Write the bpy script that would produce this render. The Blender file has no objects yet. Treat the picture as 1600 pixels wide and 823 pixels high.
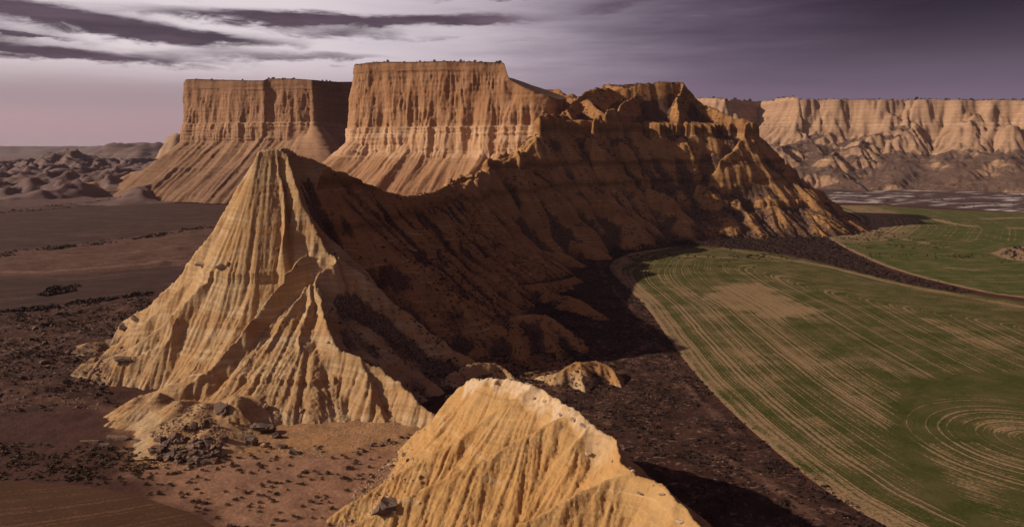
import bpy, bmesh, math, random
import numpy as np

R = math.radians
rng = np.random.default_rng(7)
random.seed(7)
scene = bpy.context.scene
F32 = np.float32

# ------------------------------------------------------------------ camera
CAM_H = 80.0            # metres above the plain
FPX = 1244.0            # focal length in photo pixels (28 mm on 36 mm)
PITCH = math.atan((411.5 - 230.0) / FPX)
cam_data = bpy.data.cameras.new('camera')
cam_data.sensor_width = 36.0
cam_data.lens = 28.0
cam_data.clip_start = 1.0
cam_data.clip_end = 40000.0
cam = bpy.data.objects.new('camera', cam_data)
scene.collection.objects.link(cam)
cam.location = (0, 0, CAM_H)
cam.rotation_euler = (math.pi / 2 - PITCH, 0, 0)
scene.camera = cam

# ------------------------------------------------------------------ light
SUN_EL = R(27.0)
SUN_AZ = math.atan2(-0.998, -0.06)          # towards the sun, measured from +Y clockwise
sdir = np.array([math.sin(SUN_AZ) * math.cos(SUN_EL), math.cos(SUN_AZ) * math.cos(SUN_EL), math.sin(SUN_EL)])
sun_data = bpy.data.lights.new('sun', 'SUN')
sun_data.energy = 4.7
sun_data.angle = R(0.5)
sun_data.color = (1.0, 0.845, 0.66)
sun = bpy.data.objects.new('sun', sun_data)
scene.collection.objects.link(sun)
from mathutils import Vector
sun.rotation_euler = Vector(sdir).to_track_quat('Z', 'Y').to_euler()
sun.location = (-400, -200, 500)

vs = scene.view_settings
vs.view_transform = 'Standard'
vs.look = 'None'
vs.exposure = 0.0
vs.gamma = 1.0


class NT:
    """small helper to wire shader nodes"""
    def __init__(self, tree):
        self.t = tree
        self.n = tree.nodes
        self.l = tree.links

    def node(self, typ, **kw):
        n = self.n.new(typ)
        for k, v in kw.items():
            setattr(n, k, v)
        return n

    def put(self, sock, v):
        if isinstance(v, bpy.types.NodeSocket):
            self.l.new(v, sock)
        elif v is not None:
            if hasattr(sock.default_value, '__len__') and not hasattr(v, '__len__'):
                v = (v,) * len(sock.default_value)
            if hasattr(sock.default_value, '__len__') and len(sock.default_value) == 4 and len(v) == 3:
                v = tuple(v) + (1.0,)
            sock.default_value = v

    def math(self, op, a, b=None, c=None, clamp=False):
        n = self.node('ShaderNodeMath', operation=op, use_clamp=clamp)
        self.put(n.inputs[0], a)
        if b is not None: self.put(n.inputs[1], b)
        if c is not None: self.put(n.inputs[2], c)
        return n.outputs[0]

    def mix(self, f, a, b, mode='MIX'):
        n = self.node('ShaderNodeMix', data_type='RGBA', blend_type=mode)
        self.put(n.inputs[0], f)
        self.put(n.inputs[6], a)
        self.put(n.inputs[7], b)
        return n.outputs[2]

    def ss(self, x, lo, hi, a=0.0, b=1.0):
        n = self.node('ShaderNodeMapRange', interpolation_type='SMOOTHSTEP')
        self.put(n.inputs[0], x)
        for i, v in enumerate((lo, hi, a, b)):
            self.put(n.inputs[1 + i], v)
        return n.outputs[0]

    def noise(self, vec, scale, detail=4.0, rough=0.55, dim='3D', w=None, dist=0.0):
        n = self.node('ShaderNodeTexNoise', noise_dimensions=dim)
        if dim != '1D' and vec is not None: self.put(n.inputs['Vector'], vec)
        if w is not None: self.put(n.inputs['W'], w)
        n.inputs['Scale'].default_value = scale
        n.inputs['Detail'].default_value = detail
        n.inputs['Roughness'].default_value = rough
        n.inputs['Distortion'].default_value = dist
        return n.outputs[0]

    def ramp(self, f, stops):
        n = self.node('ShaderNodeValToRGB')
        e = n.color_ramp.elements
        while len(e) < len(stops): e.new(0.5)
        for i, (p, c) in enumerate(stops):
            e[i].position = p
            e[i].color = tuple(c) + (1.0,)
        self.put(n.inputs[0], f)
        return n.outputs[0]

    def scale(self, vec, s):
        n = self.node('ShaderNodeVectorMath', operation='MULTIPLY')
        self.put(n.inputs[0], vec)
        self.put(n.inputs[1], s)
        return n.outputs[0]


# ------------------------------------------------------------------ sky
def srgb(r, g, b):
    f = lambda c: c / 12.92 if c <= 0.04045 else ((c + 0.055) / 1.055) ** 2.4
    return tuple(f(c / 255.0) for c in (r, g, b))

world = bpy.data.worlds.new('World')
scene.world = world
world.use_nodes = True
wt = NT(world.node_tree)
wt.n.clear()
w_out = wt.node('ShaderNodeOutputWorld')
w_bg = wt.node('ShaderNodeBackground')
wt.l.new(w_bg.outputs[0], w_out.inputs[0])
sky = wt.node('ShaderNodeTexSky', sky_type='NISHITA')
sky.sun_disc = False
sky.sun_elevation = SUN_EL
sky.sun_rotation = SUN_AZ
sky.dust_density = 2.0
w_bg.inputs[1].default_value = 0.1
tc = wt.node('ShaderNodeTexCoord')
sep = wt.node('ShaderNodeSeparateXYZ')
wt.l.new(tc.outputs['Generated'], sep.inputs[0])
dx_, dy_, dz_ = sep.outputs
AZ = wt.math('ARCTAN2', dx_, dy_)                       # radians, 0 ahead, + right
EL = wt.math('ARCSINE', dz_)
# a high veil of cirrostratus covers the sky: pale to the west (left), thickening into a dark deck in the east and overhead
comb = wt.node('ShaderNodeCombineXYZ')
wt.put(comb.inputs[0], wt.math('MULTIPLY', AZ, 3.0))
comb2 = wt.node('ShaderNodeCombineXYZ')
wt.put(comb2.inputs[0], wt.math('MULTIPLY', AZ, 7.0)); wt.put(comb2.inputs[1], wt.math('MULTIPLY', EL, 30.0)); wt.put(comb.inputs[1], wt.math('MULTIPLY', EL, 26.0))
streak = wt.noise(comb.outputs[0], 1.6, 6.0, 0.6)
streak_fine = wt.noise(comb2.outputs[0], 3.0, 9.0, 0.66, dist=0.4)
AZw = wt.math('ADD', AZ, wt.math('MULTIPLY', wt.math('SUBTRACT', streak, 0.5), 0.25))
ELw = wt.math('ADD', EL, wt.math('MULTIPLY', wt.math('SUBTRACT', streak, 0.5), 0.02))
ELf = wt.math('ADD', EL, wt.math('MULTIPLY', wt.math('SUBTRACT', streak_fine, 0.5), 0.020))
ELf = wt.math('ADD', ELf, wt.math('MULTIPLY', wt.math('SUBTRACT', streak, 0.5), 0.022))
veil_low = wt.mix(wt.ss(AZ, -0.55, 0.35), srgb(178, 148, 154), srgb(128, 108, 130))
veil_high = wt.mix(wt.ss(AZw, -0.35, 0.30), srgb(226, 213, 218), srgb(136, 117, 140))
veil = wt.mix(wt.ss(ELw, 0.02, 0.12), veil_low, veil_high)
# grey-mauve layer between the horizon and the first cloud bar, left
low_bar = wt.math('MULTIPLY', wt.ss(ELw, 0.025, 0.06), wt.ss(ELw, 0.10, 0.06))
veil = wt.mix(wt.math('MULTIPLY', low_bar, wt.ss(AZ, -0.05, -0.4, 0.0, 0.45)), veil, srgb(128, 106, 116))
deck_c = srgb(41, 25, 44)
# the deck: right part of the sky, and everything overhead
deck_right = wt.math('MULTIPLY', wt.ss(AZw, -0.06, 0.50), wt.ss(ELw, 0.02, 0.165))
deck_right = wt.math('POWER', deck_right, 0.62)
deck_top = wt.ss(ELw, 0.19, 0.45, 0.0, 0.95)
deck = wt.math('MAXIMUM', deck_right, deck_top)
veil = wt.mix(deck_right, veil, deck_c)
veil = wt.mix(deck_top, veil, srgb(92, 71, 86))       # overhead the veil is an even mauve grey, between the two sides

def bar(px, py, a, b, slope=0.0, amp=1.0):
    """one stretched cloud bar, given by the photo position of its middle"""
    u0 = math.atan((px - 800) / FPX)
    v0 = math.atan((230 - py) / FPX / math.hypot(1, (px - 800) / FPX))
    a /= FPX; b /= FPX
    du = wt.math('SUBTRACT', AZ, u0)
    dv = wt.math('SUBTRACT', wt.math('SUBTRACT', ELf, v0), wt.math('MULTIPLY', du, slope))
    q = wt.math('ADD', wt.math('POWER', wt.math('ABSOLUTE', wt.math('DIVIDE', du, a)), 2.4),
                wt.math('POWER', wt.math('ABSOLUTE', wt.math('DIVIDE', dv, b)), 2.0))
    return wt.math('MULTIPLY', wt.math('EXPONENT', wt.math('MULTIPLY', q, -1.0)), amp)

bars = [bar(50, 20, 190, 13, -0.10), bar(215, 52, 130, 11, -0.13), bar(340, 68, 150, 8, -0.02, 0.9), bar(420, 36, 200, 11, -0.02, 1.05), bar(640, 40, 190, 8, 0.02, 0.9), bar(740, 36, 80, 9, 0.0, 0.7),
        bar(540, 60, 110, 8, 0.0, 0.7), bar(110, 90, 200, 7.5, -0.03, 1.0), bar(400, 94, 170, 8, 0.01, 0.65), bar(30, 57, 80, 3, -0.08, 0.7), bar(780, 6, 110, 5, 0.02, 0.7), bar(960, 17, 80, 10, 0.10, 0.95),
        bar(1080, 36, 60, 4, -0.02, 0.6), bar(-160, 40, 200, 22, -0.05, 1.0), bar(700, 68, 40, 3, 0.0, 0.4), bar(550, 98, 70, 5, 0.0, 0.4), bar(290, 2, 40, 4, -0.05, 0.6), bar(820, 72, 60, 2.5, 0.0, 0.35), bar(1180, 100, 90, 3, 0, 0.25), bar(860, 105, 80, 2.5, 0.0, 0.3)]
tot = bars[0]
for b_ in bars[1:]:
    tot = wt.math('ADD', tot, b_)
tot = wt.math('ADD', tot, wt.math('MULTIPLY', wt.math('SUBTRACT', streak_fine, 0.5), 0.95))
cloud = wt.ss(tot, 0.14, 1.12, 0.0, 0.97)
# ordinary cloud bars go on round the rest of the sky
rest = wt.math('MULTIPLY', wt.ss(streak, 0.56, 0.7, 0.0, 0.75), wt.ss(wt.math('ABSOLUTE', AZ), 0.68, 0.9))
cloud = wt.math('MAXIMUM', cloud, rest)
cloud_c = wt.mix(wt.ss(streak, 0.35, 0.65), srgb(62, 43, 58), srgb(94, 72, 88))
lit_sky = wt.mix(wt.math('MULTIPLY', cloud, wt.math('SUBTRACT', 1.0, wt.math('MULTIPLY', deck, 0.8))), veil, cloud_c)
# below the horizon: nothing to see, a dull earth tone
lit_sky = wt.mix(wt.ss(EL, -0.005, -0.03), lit_sky, (0.05, 0.035, 0.03))
lit_sky = wt.scale(lit_sky, (10.0, 10.0, 10.0))         # undone by the background strength of 0.1
wt.put(w_bg.inputs[0], wt.mix(0.97, sky.outputs[0], lit_sky))


# ------------------------------------------------------------------ pixels <-> places
CP, SP = math.cos(PITCH), math.sin(PITCH)

def ray(px, py):
    a = (px - 800.0) / FPX
    b = (411.5 - py) / FPX
    return np.array([a, CP + b * SP, -SP + b * CP])

def at(px, py, Y):
    r = ray(px, py)
    t = Y / r[1]
    return np.array([r[0] * t, Y, CAM_H + r[2] * t])

def gnd(px, py, z=0.0):
    r = ray(px, max(py, 236))
    t = (z - CAM_H) / r[2]
    return np.array([r[0] * t, r[1] * t, z])

# ------------------------------------------------------------------ noise
_perm = rng.permutation(256).astype(np.int32)
_ang = rng.random(256) * 2 * np.pi
_gx, _gy = np.cos(_ang).astype(F32), np.sin(_ang).astype(F32)

def perlin(x, y, seed=0):
    x = np.asarray(x, F32); y = np.asarray(y, F32)
    xf = np.floor(x); yf = np.floor(y)
    xi = xf.astype(np.int32) + seed * 37; yi = yf.astype(np.int32) + seed * 91
    fx = x - xf; fy = y - yf
    u = fx * fx * fx * (fx * (fx * 6 - 15) + 10); v = fy * fy * fy * (fy * (fy * 6 - 15) + 10)
    def g(ix, iy, ax, ay):
        h = _perm[(_perm[ix & 255] + iy) & 255]
        return _gx[h] * ax + _gy[h] * ay
    a = g(xi, yi, fx, fy); b = g(xi + 1, yi, fx - 1, fy)
    c = g(xi, yi + 1, fx, fy - 1); d = g(xi + 1, yi + 1, fx - 1, fy - 1)
    return 1.5 * (a + u * (b - a) + v * ((c + u * (d - c)) - (a + u * (b - a))))

def fbm(x, y, octv=4, seed=0, gain=0.5):
    s = 0; a = 1.0
    for i in range(octv):
        s = s + a * perlin(np.asarray(x) * 2 ** i, np.asarray(y) * 2 ** i, seed + i)
        a *= gain
    return s

def ridged(x, y, octv=4, seed=0, gain=0.5):
    s = 0; a = 1.0
    for i in range(octv):
        s = s + a * (1 - 2 * np.abs(perlin(np.asarray(x) * 2 ** i, np.asarray(y) * 2 ** i, seed + i)))
        a *= gain
    return s

def sstep(x, a, b):
    t = np.clip((x - a) / (b - a), 0, 1)
    return t * t * (3 - 2 * t)

def smax(a, b, k):
    h = np.clip(0.5 + 0.5 * (a - b) / k, 0, 1)
    return b + (a - b) * h + k * h * (1 - h)

def prof(d, s0, s1, L):
    return s1 * d + (s0 - s1) * L * (1 - np.exp(-d / L))

def seg_dist(X, Y, p, q):
    vx, vy = q[0] - p[0], q[1] - p[1]
    t = np.clip(((X - p[0]) * vx + (Y - p[1]) * vy) / (vx * vx + vy * vy + 1e-9), 0, 1)
    return np.hypot(X - p[0] - t * vx, Y - p[1] - t * vy), t

def crest(X, Y, line, s0, s1, L, up=1e9):
    """height of a ridge whose crest is the 3-D polyline `line`"""
    h = np.full(X.shape, -1e3, F32)
    for p, q in zip(line[:-1], line[1:]):
        d, t = seg_dist(X, Y, p, q)
        z = p[2] + (q[2] - p[2]) * t
        h = np.maximum(h, z - prof(d, s0, s1, L) * (1 + np.clip(z, 0, 500) / up))
    return h

def smooth_line(pts, n=2):
    P = [np.asarray(p, float) for p in pts]
    for _ in range(n):
        Q = [P[0]]
        for a, b in zip(P[:-1], P[1:]):
            Q += [a * 0.75 + b * 0.25, a * 0.25 + b * 0.75]
        Q.append(P[-1])
        P = Q
    return P

def inside(X, Y, poly):
    c = np.zeros(X.shape, bool)
    n = len(poly)
    for i in range(n):
        x1, y1 = poly[i][:2]; x2, y2 = poly[(i + 1) % n][:2]
        if y1 == y2: continue
        c ^= ((y1 > Y) != (y2 > Y)) & (X < (x2 - x1) * (Y - y1) / (y2 - y1) + x1)
    return c

def sdist(X, Y, poly, closed=True):
    d = np.full(X.shape, 1e9, F32)
    n = len(poly)
    for i in range(n if closed else n - 1):
        d = np.minimum(d, seg_dist(X, Y, poly[i], poly[(i + 1) % n])[0])
    if closed:
        d = np.where(inside(X, Y, poly), d, -d)
    return d

def blur(a, r):
    r = int(r)
    if r < 1: return a
    for ax in (0, 1):
        p = np.pad(a, [(r + 1, r) if i == ax else (0, 0) for i in (0, 1)], mode='edge')
        c = np.cumsum(p.astype(np.float64), axis=ax)
        a = ((c[2 * r + 1:] - c[:-(2 * r + 1)]) if ax == 0 else (c[:, 2 * r + 1:] - c[:, :-(2 * r + 1)])) / (2 * r + 1)
    return a.astype(F32)

def lic(n, gx, gy, up, down, step):
    """smear a noise grid along the fall lines, so that it turns into long downhill streaks"""
    ny, nx = n.shape
    jj, ii = np.meshgrid(np.arange(ny, dtype=F32), np.arange(nx, dtype=F32), indexing='ij')
    acc = n.copy(); tot = 1.0
    for sgn, cnt in ((1.0, up), (-1.0, down)):
        u = ii.copy(); v = jj.copy()
        for k in range(cnt):
            iu = u.astype(np.int32); iv = v.astype(np.int32)
            q = iv * nx + iu
            u += sgn * step * gx.ravel()[q]; v += sgn * step * gy.ravel()[q]
            np.clip(u, 0, nx - 1, out=u); np.clip(v, 0, ny - 1, out=v)
            w = 1.0 - k / (cnt + 1.0)
            acc += w * n.ravel()[v.astype(np.int32) * nx + u.astype(np.int32)]; tot += w
    return acc / tot

def rills(H, X, Y, dx, lam, amp, seed, follow=0.5, length=9.0, smin=0.15, smaxv=0.5, cap=1.5, step=1.0, mask=None):
    """carve long gullies of spacing about lam that run down the fall line of H"""
    gy, gx = np.gradient(H, dx)
    m0 = np.hypot(gx, gy)
    rr = max(1, int(follow * lam / dx))
    gx = blur(blur(gx, rr), rr); gy = blur(blur(gy, rr), rr)
    m = np.hypot(gx, gy) + 1e-6
    n = perlin(X / lam, Y / lam, seed) + 0.4 * perlin(X / lam * 2.1, Y / lam * 2.1, seed + 3)
    k = int(length * lam / dx / step)
    c = lic(n.astype(F32), (gx / m).astype(F32), (gy / m).astype(F32), k, k // 3, step)
    c = blur(c, max(1, int(lam * 0.06 / dx))) if lam / dx > 6 else c
    c = c / (np.std(c) + 1e-6)
    v = 0.55 * np.minimum(np.sqrt(c * c + 0.02), cap) + 0.6 * (1 - np.exp(-c * c / 0.16))
    d = amp * (v - 0.85) * sstep(m, smin, smaxv)
    return H + (d if mask is None else d * mask)

def ledge(z, level, drop, reach=40.0):
    """a resistant bed that stands out as a small cliff; the slope below is worn back"""
    return z - drop * sstep(level - z, -0.3, 0.5) * np.exp(-np.clip(level - z, 0, 500) / reach)

def streaks(H, X, Y, dx, lam, seed, length=6.0):
    """patches drawn out down the slope, as scrub and wash grow"""
    gy, gx = np.gradient(blur(H, max(1, int(lam * 0.4 / dx))), dx)
    m = np.hypot(gx, gy) + 1e-6
    n = perlin(X / lam, Y / lam, seed) + 0.6 * perlin(X / lam * 2.3, Y / lam * 2.3, seed + 1)
    k = int(length * lam / dx / 2)
    c = lic(n.astype(F32), (gx / m).astype(F32), (gy / m).astype(F32), k, k // 2, 2.0)
    return c / (np.std(c) + 1e-6)

def terrace(z, level, w, s):
    """a hard bed: a short cliff with a bench above and below it"""
    t = (z - level) / w
    u = np.clip(t, -1, 1)
    z2 = level + w * np.sign(u) * np.abs(u) ** 0.42
    return z + s * np.where(np.abs(t) < 1, z2 - z, 0)

# ------------------------------------------------------------------ mesh makers
def link(name, me, mat=None, parent=None, kind=None, label=None, cat=None, group=None):
    o = bpy.data.objects.new(name, me)
    scene.collection.objects.link(o)
    if mat is not None and me is not None and len(me.materials) == 0: me.materials.append(mat)
    if parent is not None: o.parent = parent
    tag(o, label, cat, group, kind)
    return o

def tag(o, label=None, cat=None, group=None, kind=None):
    if label: o['label'] = label
    if cat: o['category'] = cat
    if group: o['group'] = group
    if kind: o['kind'] = kind

def raw_mesh(name, V, Fq, attrs=None, smooth=True):
    V = np.asarray(V, F32); Fq = np.asarray(Fq, np.int32)
    k = Fq.shape[1]
    me = bpy.data.meshes.new(name)
    me.vertices.add(len(V)); me.vertices.foreach_set('co', V.ravel())
    me.loops.add(Fq.size); me.loops.foreach_set('vertex_index', Fq.ravel())
    me.polygons.add(len(Fq))
    me.polygons.foreach_set('loop_start', np.arange(0, Fq.size, k, dtype=np.int32))
    me.polygons.foreach_set('loop_total', np.full(len(Fq), k, np.int32))
    me.polygons.foreach_set('use_smooth', np.full(len(Fq), smooth, bool))
    for nm, a in (attrs or {}).items():
        a = np.asarray(a, F32)
        if a.ndim == 1:
            t = me.attributes.new(nm, 'FLOAT', 'POINT'); t.data.foreach_set('value', a)
        else:
            t = me.attributes.new(nm, 'FLOAT_COLOR', 'POINT')
            t.data.foreach_set('color', np.concatenate([a, np.ones((len(a), 1), F32)], 1).ravel())
    me.update()
    me.validate()
    return me

def grid_mesh(name, X, Y, Z, keep=None, attrs=None):
    ny, nx = X.shape
    idx = np.arange(nx * ny, dtype=np.int32).reshape(ny, nx)
    Q = np.stack([idx[:-1, :-1], idx[:-1, 1:], idx[1:, 1:], idx[1:, :-1]], -1).reshape(-1, 4)
    if keep is not None:
        Q = Q[keep.reshape(-1)]
    used = np.unique(Q)
    remap = np.full(nx * ny, -1, np.int32); remap[used] = np.arange(len(used), dtype=np.int32)
    V = np.stack([X.ravel(), Y.ravel(), Z.ravel()], 1)[used]
    at_ = {k: np.asarray(a).reshape(nx * ny, -1)[used].squeeze() for k, a in (attrs or {}).items()}
    return raw_mesh(name, V, remap[Q], at_)

def mgrid(x0, x1, y0, y1, dx):
    xs = np.arange(x0, x1 + dx * 0.5, dx, dtype=F32); ys = np.arange(y0, y1 + dx * 0.5, dx, dtype=F32)
    return np.meshgrid(xs, ys)

class Field:
    """a height grid that can be sampled"""
    def __init__(self, X, Y, Z):
        self.x0, self.y0 = X[0, 0], Y[0, 0]; self.dx = X[0, 1] - X[0, 0]; self.Z = Z
    def __call__(self, x, y):
        u = (np.asarray(x) - self.x0) / self.dx; v = (np.asarray(y) - self.y0) / self.dx
        ny, nx = self.Z.shape
        ok = (u >= 0) & (v >= 0) & (u < nx - 1) & (v < ny - 1)
        u = np.clip(u, 0, nx - 1.001); v = np.clip(v, 0, ny - 1.001)
        i = u.astype(int); j = v.astype(int); a = u - i; b = v - j
        z = (self.Z[j, i] * (1 - a) + self.Z[j, i + 1] * a) * (1 - b) + (self.Z[j + 1, i] * (1 - a) + self.Z[j + 1, i + 1] * a) * b
        return np.where(ok, z, -99.0)

# ------------------------------------------------------------------ materials
def new_mat(name, rough=0.95):
    m = bpy.data.materials.new(name)
    m.use_nodes = True
    t = NT(m.node_tree)
    b = m.node_tree.nodes['Principled BSDF']
    b.inputs['Roughness'].default_value = rough
    b.inputs['Specular IOR Level'].default_value = 0.15
    return m, t, b

def attr(t, name, out=2):
    n = t.node('ShaderNodeAttribute', attribute_name=name)
    return n.outputs[out]

def rock_mat(name, coarse, fine_amp=0.22, zscale=0.10, mottle=None, scrub=(0.040, 0.024, 0.024), bump=0.5, bscale=1.2, fine_z=0.9, veg_scale=0.25, pale_amp=0.45, beds=None):
    m, t, b = new_mat(name)
    pos = t.node('ShaderNodeNewGeometry').outputs['Position']
    s = t.node('ShaderNodeSeparateXYZ'); t.l.new(pos, s.inputs[0])
    wob = t.noise(pos, 0.035, 3.0)
    wz = t.math('ADD', s.outputs[2], t.math('MULTIPLY', wob, 9.0))
    band = t.noise(None, zscale, 2.0, 0.5, '1D', wz)
    col = t.ramp(t.ss(band, 0.25, 0.75), coarse)
    thin = t.noise(None, fine_z, 3.0, 0.7, '1D', wz)
    col = t.mix(t.ss(thin, 0.3, 0.75, -0.0, fine_amp), col, (0.10, 0.05, 0.03))
    pale = t.math('MULTIPLY', t.ss(t.noise(None, fine_z * 0.6, 2.0, 0.6, '1D', t.math('ADD', wz, 31.7)), 0.58, 0.72, 0.0, pale_amp), t.ss(t.noise(pos, 0.12, 3.0), 0.4, 0.6))
    col = t.mix(pale, col, (0.62, 0.45, 0.28))
    if mottle:
        col = t.mix(t.ss(t.noise(pos, 0.09, 6.0, 0.6), 0.42, 0.68, 0.0, 0.75), col, mottle)
    grain = t.noise(pos, bscale * 1.4, 5.0, 0.7)
    col = t.mix(t.ss(grain, 0.35, 0.75, 0.0, 0.35), col, t.mix(0.5, col, (0.08, 0.045, 0.03)))
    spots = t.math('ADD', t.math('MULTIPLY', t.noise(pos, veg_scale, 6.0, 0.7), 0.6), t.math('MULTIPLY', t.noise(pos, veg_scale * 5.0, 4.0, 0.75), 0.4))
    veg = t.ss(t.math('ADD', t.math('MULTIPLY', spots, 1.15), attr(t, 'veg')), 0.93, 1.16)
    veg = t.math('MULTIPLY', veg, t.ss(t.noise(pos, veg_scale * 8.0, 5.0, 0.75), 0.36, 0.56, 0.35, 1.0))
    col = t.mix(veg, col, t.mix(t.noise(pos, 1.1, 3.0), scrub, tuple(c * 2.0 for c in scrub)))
    if beds:      # the rock changes colour with height: (height, tint) pairs from the bottom up
        z0, z1 = beds[0][0], beds[-1][0]
        zn = t.math('DIVIDE', t.math('SUBTRACT', t.math('ADD', s.outputs[2], t.math('MULTIPLY', t.math('SUBTRACT', t.noise(pos, 0.05, 4.0), 0.5), 10.0)), z0), z1 - z0, clamp=True)
        col = t.mix(1.0, col, t.ramp(zn, [((z_ - z0) / (z1 - z0), c_) for z_, c_ in beds]), 'MULTIPLY')
    t.put(b.inputs['Base Color'], col)
    bp = t.node('ShaderNodeBump'); bp.inputs['Strength'].default_value = bump; bp.inputs['Distance'].default_value = 0.5
    bn = t.math('ADD', t.noise(pos, bscale, 8.0, 0.65), t.math('MULTIPLY', thin, 0.12))
    t.put(bp.inputs['Height'], bn)
    t.l.new(bp.outputs[0], b.inputs['Normal'])
    return m

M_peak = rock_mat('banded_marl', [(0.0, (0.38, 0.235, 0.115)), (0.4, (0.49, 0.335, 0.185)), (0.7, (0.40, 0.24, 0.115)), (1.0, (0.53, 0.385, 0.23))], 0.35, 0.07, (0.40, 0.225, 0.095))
M_near = rock_mat('golden_marl', [(0.0, (0.43, 0.23, 0.085)), (0.5, (0.48, 0.275, 0.105)), (1.0, (0.50, 0.31, 0.135))], 0.30, 0.06, (0.46, 0.24, 0.085), bump=0.6, bscale=1.6)
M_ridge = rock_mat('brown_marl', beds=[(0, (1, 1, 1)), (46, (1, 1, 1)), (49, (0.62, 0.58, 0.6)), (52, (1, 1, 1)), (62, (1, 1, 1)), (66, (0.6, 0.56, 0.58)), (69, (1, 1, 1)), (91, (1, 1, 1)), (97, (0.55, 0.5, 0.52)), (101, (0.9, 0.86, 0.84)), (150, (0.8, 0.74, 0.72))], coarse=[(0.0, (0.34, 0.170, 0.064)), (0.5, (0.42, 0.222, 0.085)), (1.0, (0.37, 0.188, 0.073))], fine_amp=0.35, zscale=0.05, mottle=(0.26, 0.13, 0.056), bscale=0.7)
M_mesa = rock_mat('cliff_sandstone', beds=[(40, (0.72, 0.66, 0.64)), (68, (0.86, 0.82, 0.80)), (74, (1.22, 1.3, 1.4)), (98, (1.18, 1.22, 1.28)), (104, (0.86, 0.80, 0.76)), (150, (0.74, 0.66, 0.62)), (162, (0.62, 0.55, 0.52))], pale_amp=0.2, coarse=[(0.0, (0.40, 0.22, 0.12)), (0.5, (0.47, 0.285, 0.165)), (1.0, (0.43, 0.25, 0.14))], fine_amp=0.25, zscale=0.04, mottle=(0.40, 0.21, 0.10), bscale=0.35, bump=0.8, fine_z=0.35)
M_mesa2 = rock_mat('brown_sandstone', beds=[(40, (0.66, 0.64, 0.67)), (84, (0.85, 0.84, 0.86)), (112, (1.05, 1.06, 1.1)), (120, (0.9, 0.86, 0.84)), (160, (0.8, 0.74, 0.72)), (176, (0.62, 0.56, 0.56))], pale_amp=0.2, coarse=[(0.0, (0.35, 0.19, 0.105)), (0.5, (0.41, 0.24, 0.14)), (1.0, (0.37, 0.21, 0.12))], fine_amp=0.3, zscale=0.05, mottle=(0.33, 0.185, 0.10), bscale=0.3, bump=0.8, fine_z=0.3)
M_scarp = rock_mat('pale_sandstone', [(0.0, (0.33, 0.20, 0.125)), (0.5, (0.40, 0.255, 0.165)), (1.0, (0.36, 0.215, 0.13))], 0.35, 0.03, (0.34, 0.20, 0.125), bscale=0.2, bump=0.8, fine_z=0.25, veg_scale=0.09)
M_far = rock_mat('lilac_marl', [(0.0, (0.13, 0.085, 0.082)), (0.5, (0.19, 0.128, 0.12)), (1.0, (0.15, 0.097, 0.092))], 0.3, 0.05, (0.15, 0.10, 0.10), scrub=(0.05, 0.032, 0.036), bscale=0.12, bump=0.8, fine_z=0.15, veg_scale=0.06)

def boulder_mat(name, c0, c1):
    m, t, b = new_mat(name, 0.9)
    g = t.node('ShaderNodeNewGeometry').outputs['Position']
    n = t.noise(g, 1.3, 8.0, 0.7)
    t.put(b.inputs['Base Color'], t.mix(t.ss(n, 0.3, 0.7), c0, c1))
    bp = t.node('ShaderNodeBump'); bp.inputs['Strength'].default_value = 0.9; bp.inputs['Distance'].default_value = 0.4
    t.put(bp.inputs['Height'], t.noise(g, 2.5, 8.0, 0.7)); t.l.new(bp.outputs[0], b.inputs['Normal'])
    return m
M_bgrey = boulder_mat('grey_boulder', (0.10, 0.066, 0.052), (0.22, 0.15, 0.118))
M_bbrown = boulder_mat('brown_boulder', (0.14, 0.085, 0.06), (0.27, 0.17, 0.12))
M_bpale = boulder_mat('pale_slab', (0.36, 0.27, 0.21), (0.52, 0.42, 0.34))
M_btan = boulder_mat('tan_slab', (0.40, 0.27, 0.16), (0.52, 0.38, 0.25))

def plant_mat(name, c0, c1):
    m, t, b = new_mat(name, 0.9)
    g = t.node('ShaderNodeNewGeometry').outputs['Position']
    t.put(b.inputs['Base Color'], t.mix(t.ss(t.noise(g, 2.0, 3.0), 0.35, 0.65), c0, c1))
    return m
M_shrub = plant_mat('dry_shrub', (0.045, 0.030, 0.018), (0.085, 0.055, 0.032))
M_scrub = plant_mat('dark_scrub', (0.026, 0.015, 0.014), (0.055, 0.034, 0.030))
M_rimbush = plant_mat('rim_bush', (0.018, 0.016, 0.012), (0.03, 0.025, 0.018))

# ------------------------------------------------------------------ regions of the plain
def G(*pts):
    return [tuple(gnd(x, y)[:2]) for x, y in pts]

P_green = [tuple(p[:2]) for p in smooth_line([gnd(*p) for p in [(985, 395), (957, 407), (950, 420), (975, 446), (1010, 478), (1045, 530), (1092, 592), (1162, 662), (1232, 722),
           (1312, 782), (1392, 826), (1560, 905), (1900, 1000), (2500, 900), (2300, 560), (1800, 500), (1605, 472), (1500, 457), (1400, 440), (1300, 415), (1230, 398), (1130, 386), (1050, 385), (985, 396)]], 2)]
P_green2 = [tuple(p[:2]) for p in smooth_line([gnd(*p) for p in [(1286, 368), (1320, 362), (1346, 350), (1345, 340), (1320, 328), (1240, 306), (1255, 303), (1330, 315), (1420, 326), (1600, 333), (2000, 345),
            (2400, 380), (2300, 545), (1800, 492), (1605, 466), (1535, 457), (1400, 424), (1330, 393), (1286, 368)]], 2)]
P_island = G((1562, 397), (1575, 389), (1610, 386), (1660, 392), (1660, 408), (1610, 408), (1580, 405))
P_plough1 = G((-400, 362), (0, 332), (120, 322), (260, 311), (375, 303), (420, 305), (380, 335), (330, 350), (200, 372), (100, 384), (0, 398), (-400, 440))
P_plough2 = G((-400, 470), (0, 432), (120, 428), (270, 416), (320, 418), (300, 440), (235, 455), (120, 472), (0, 488), (-400, 540))
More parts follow.
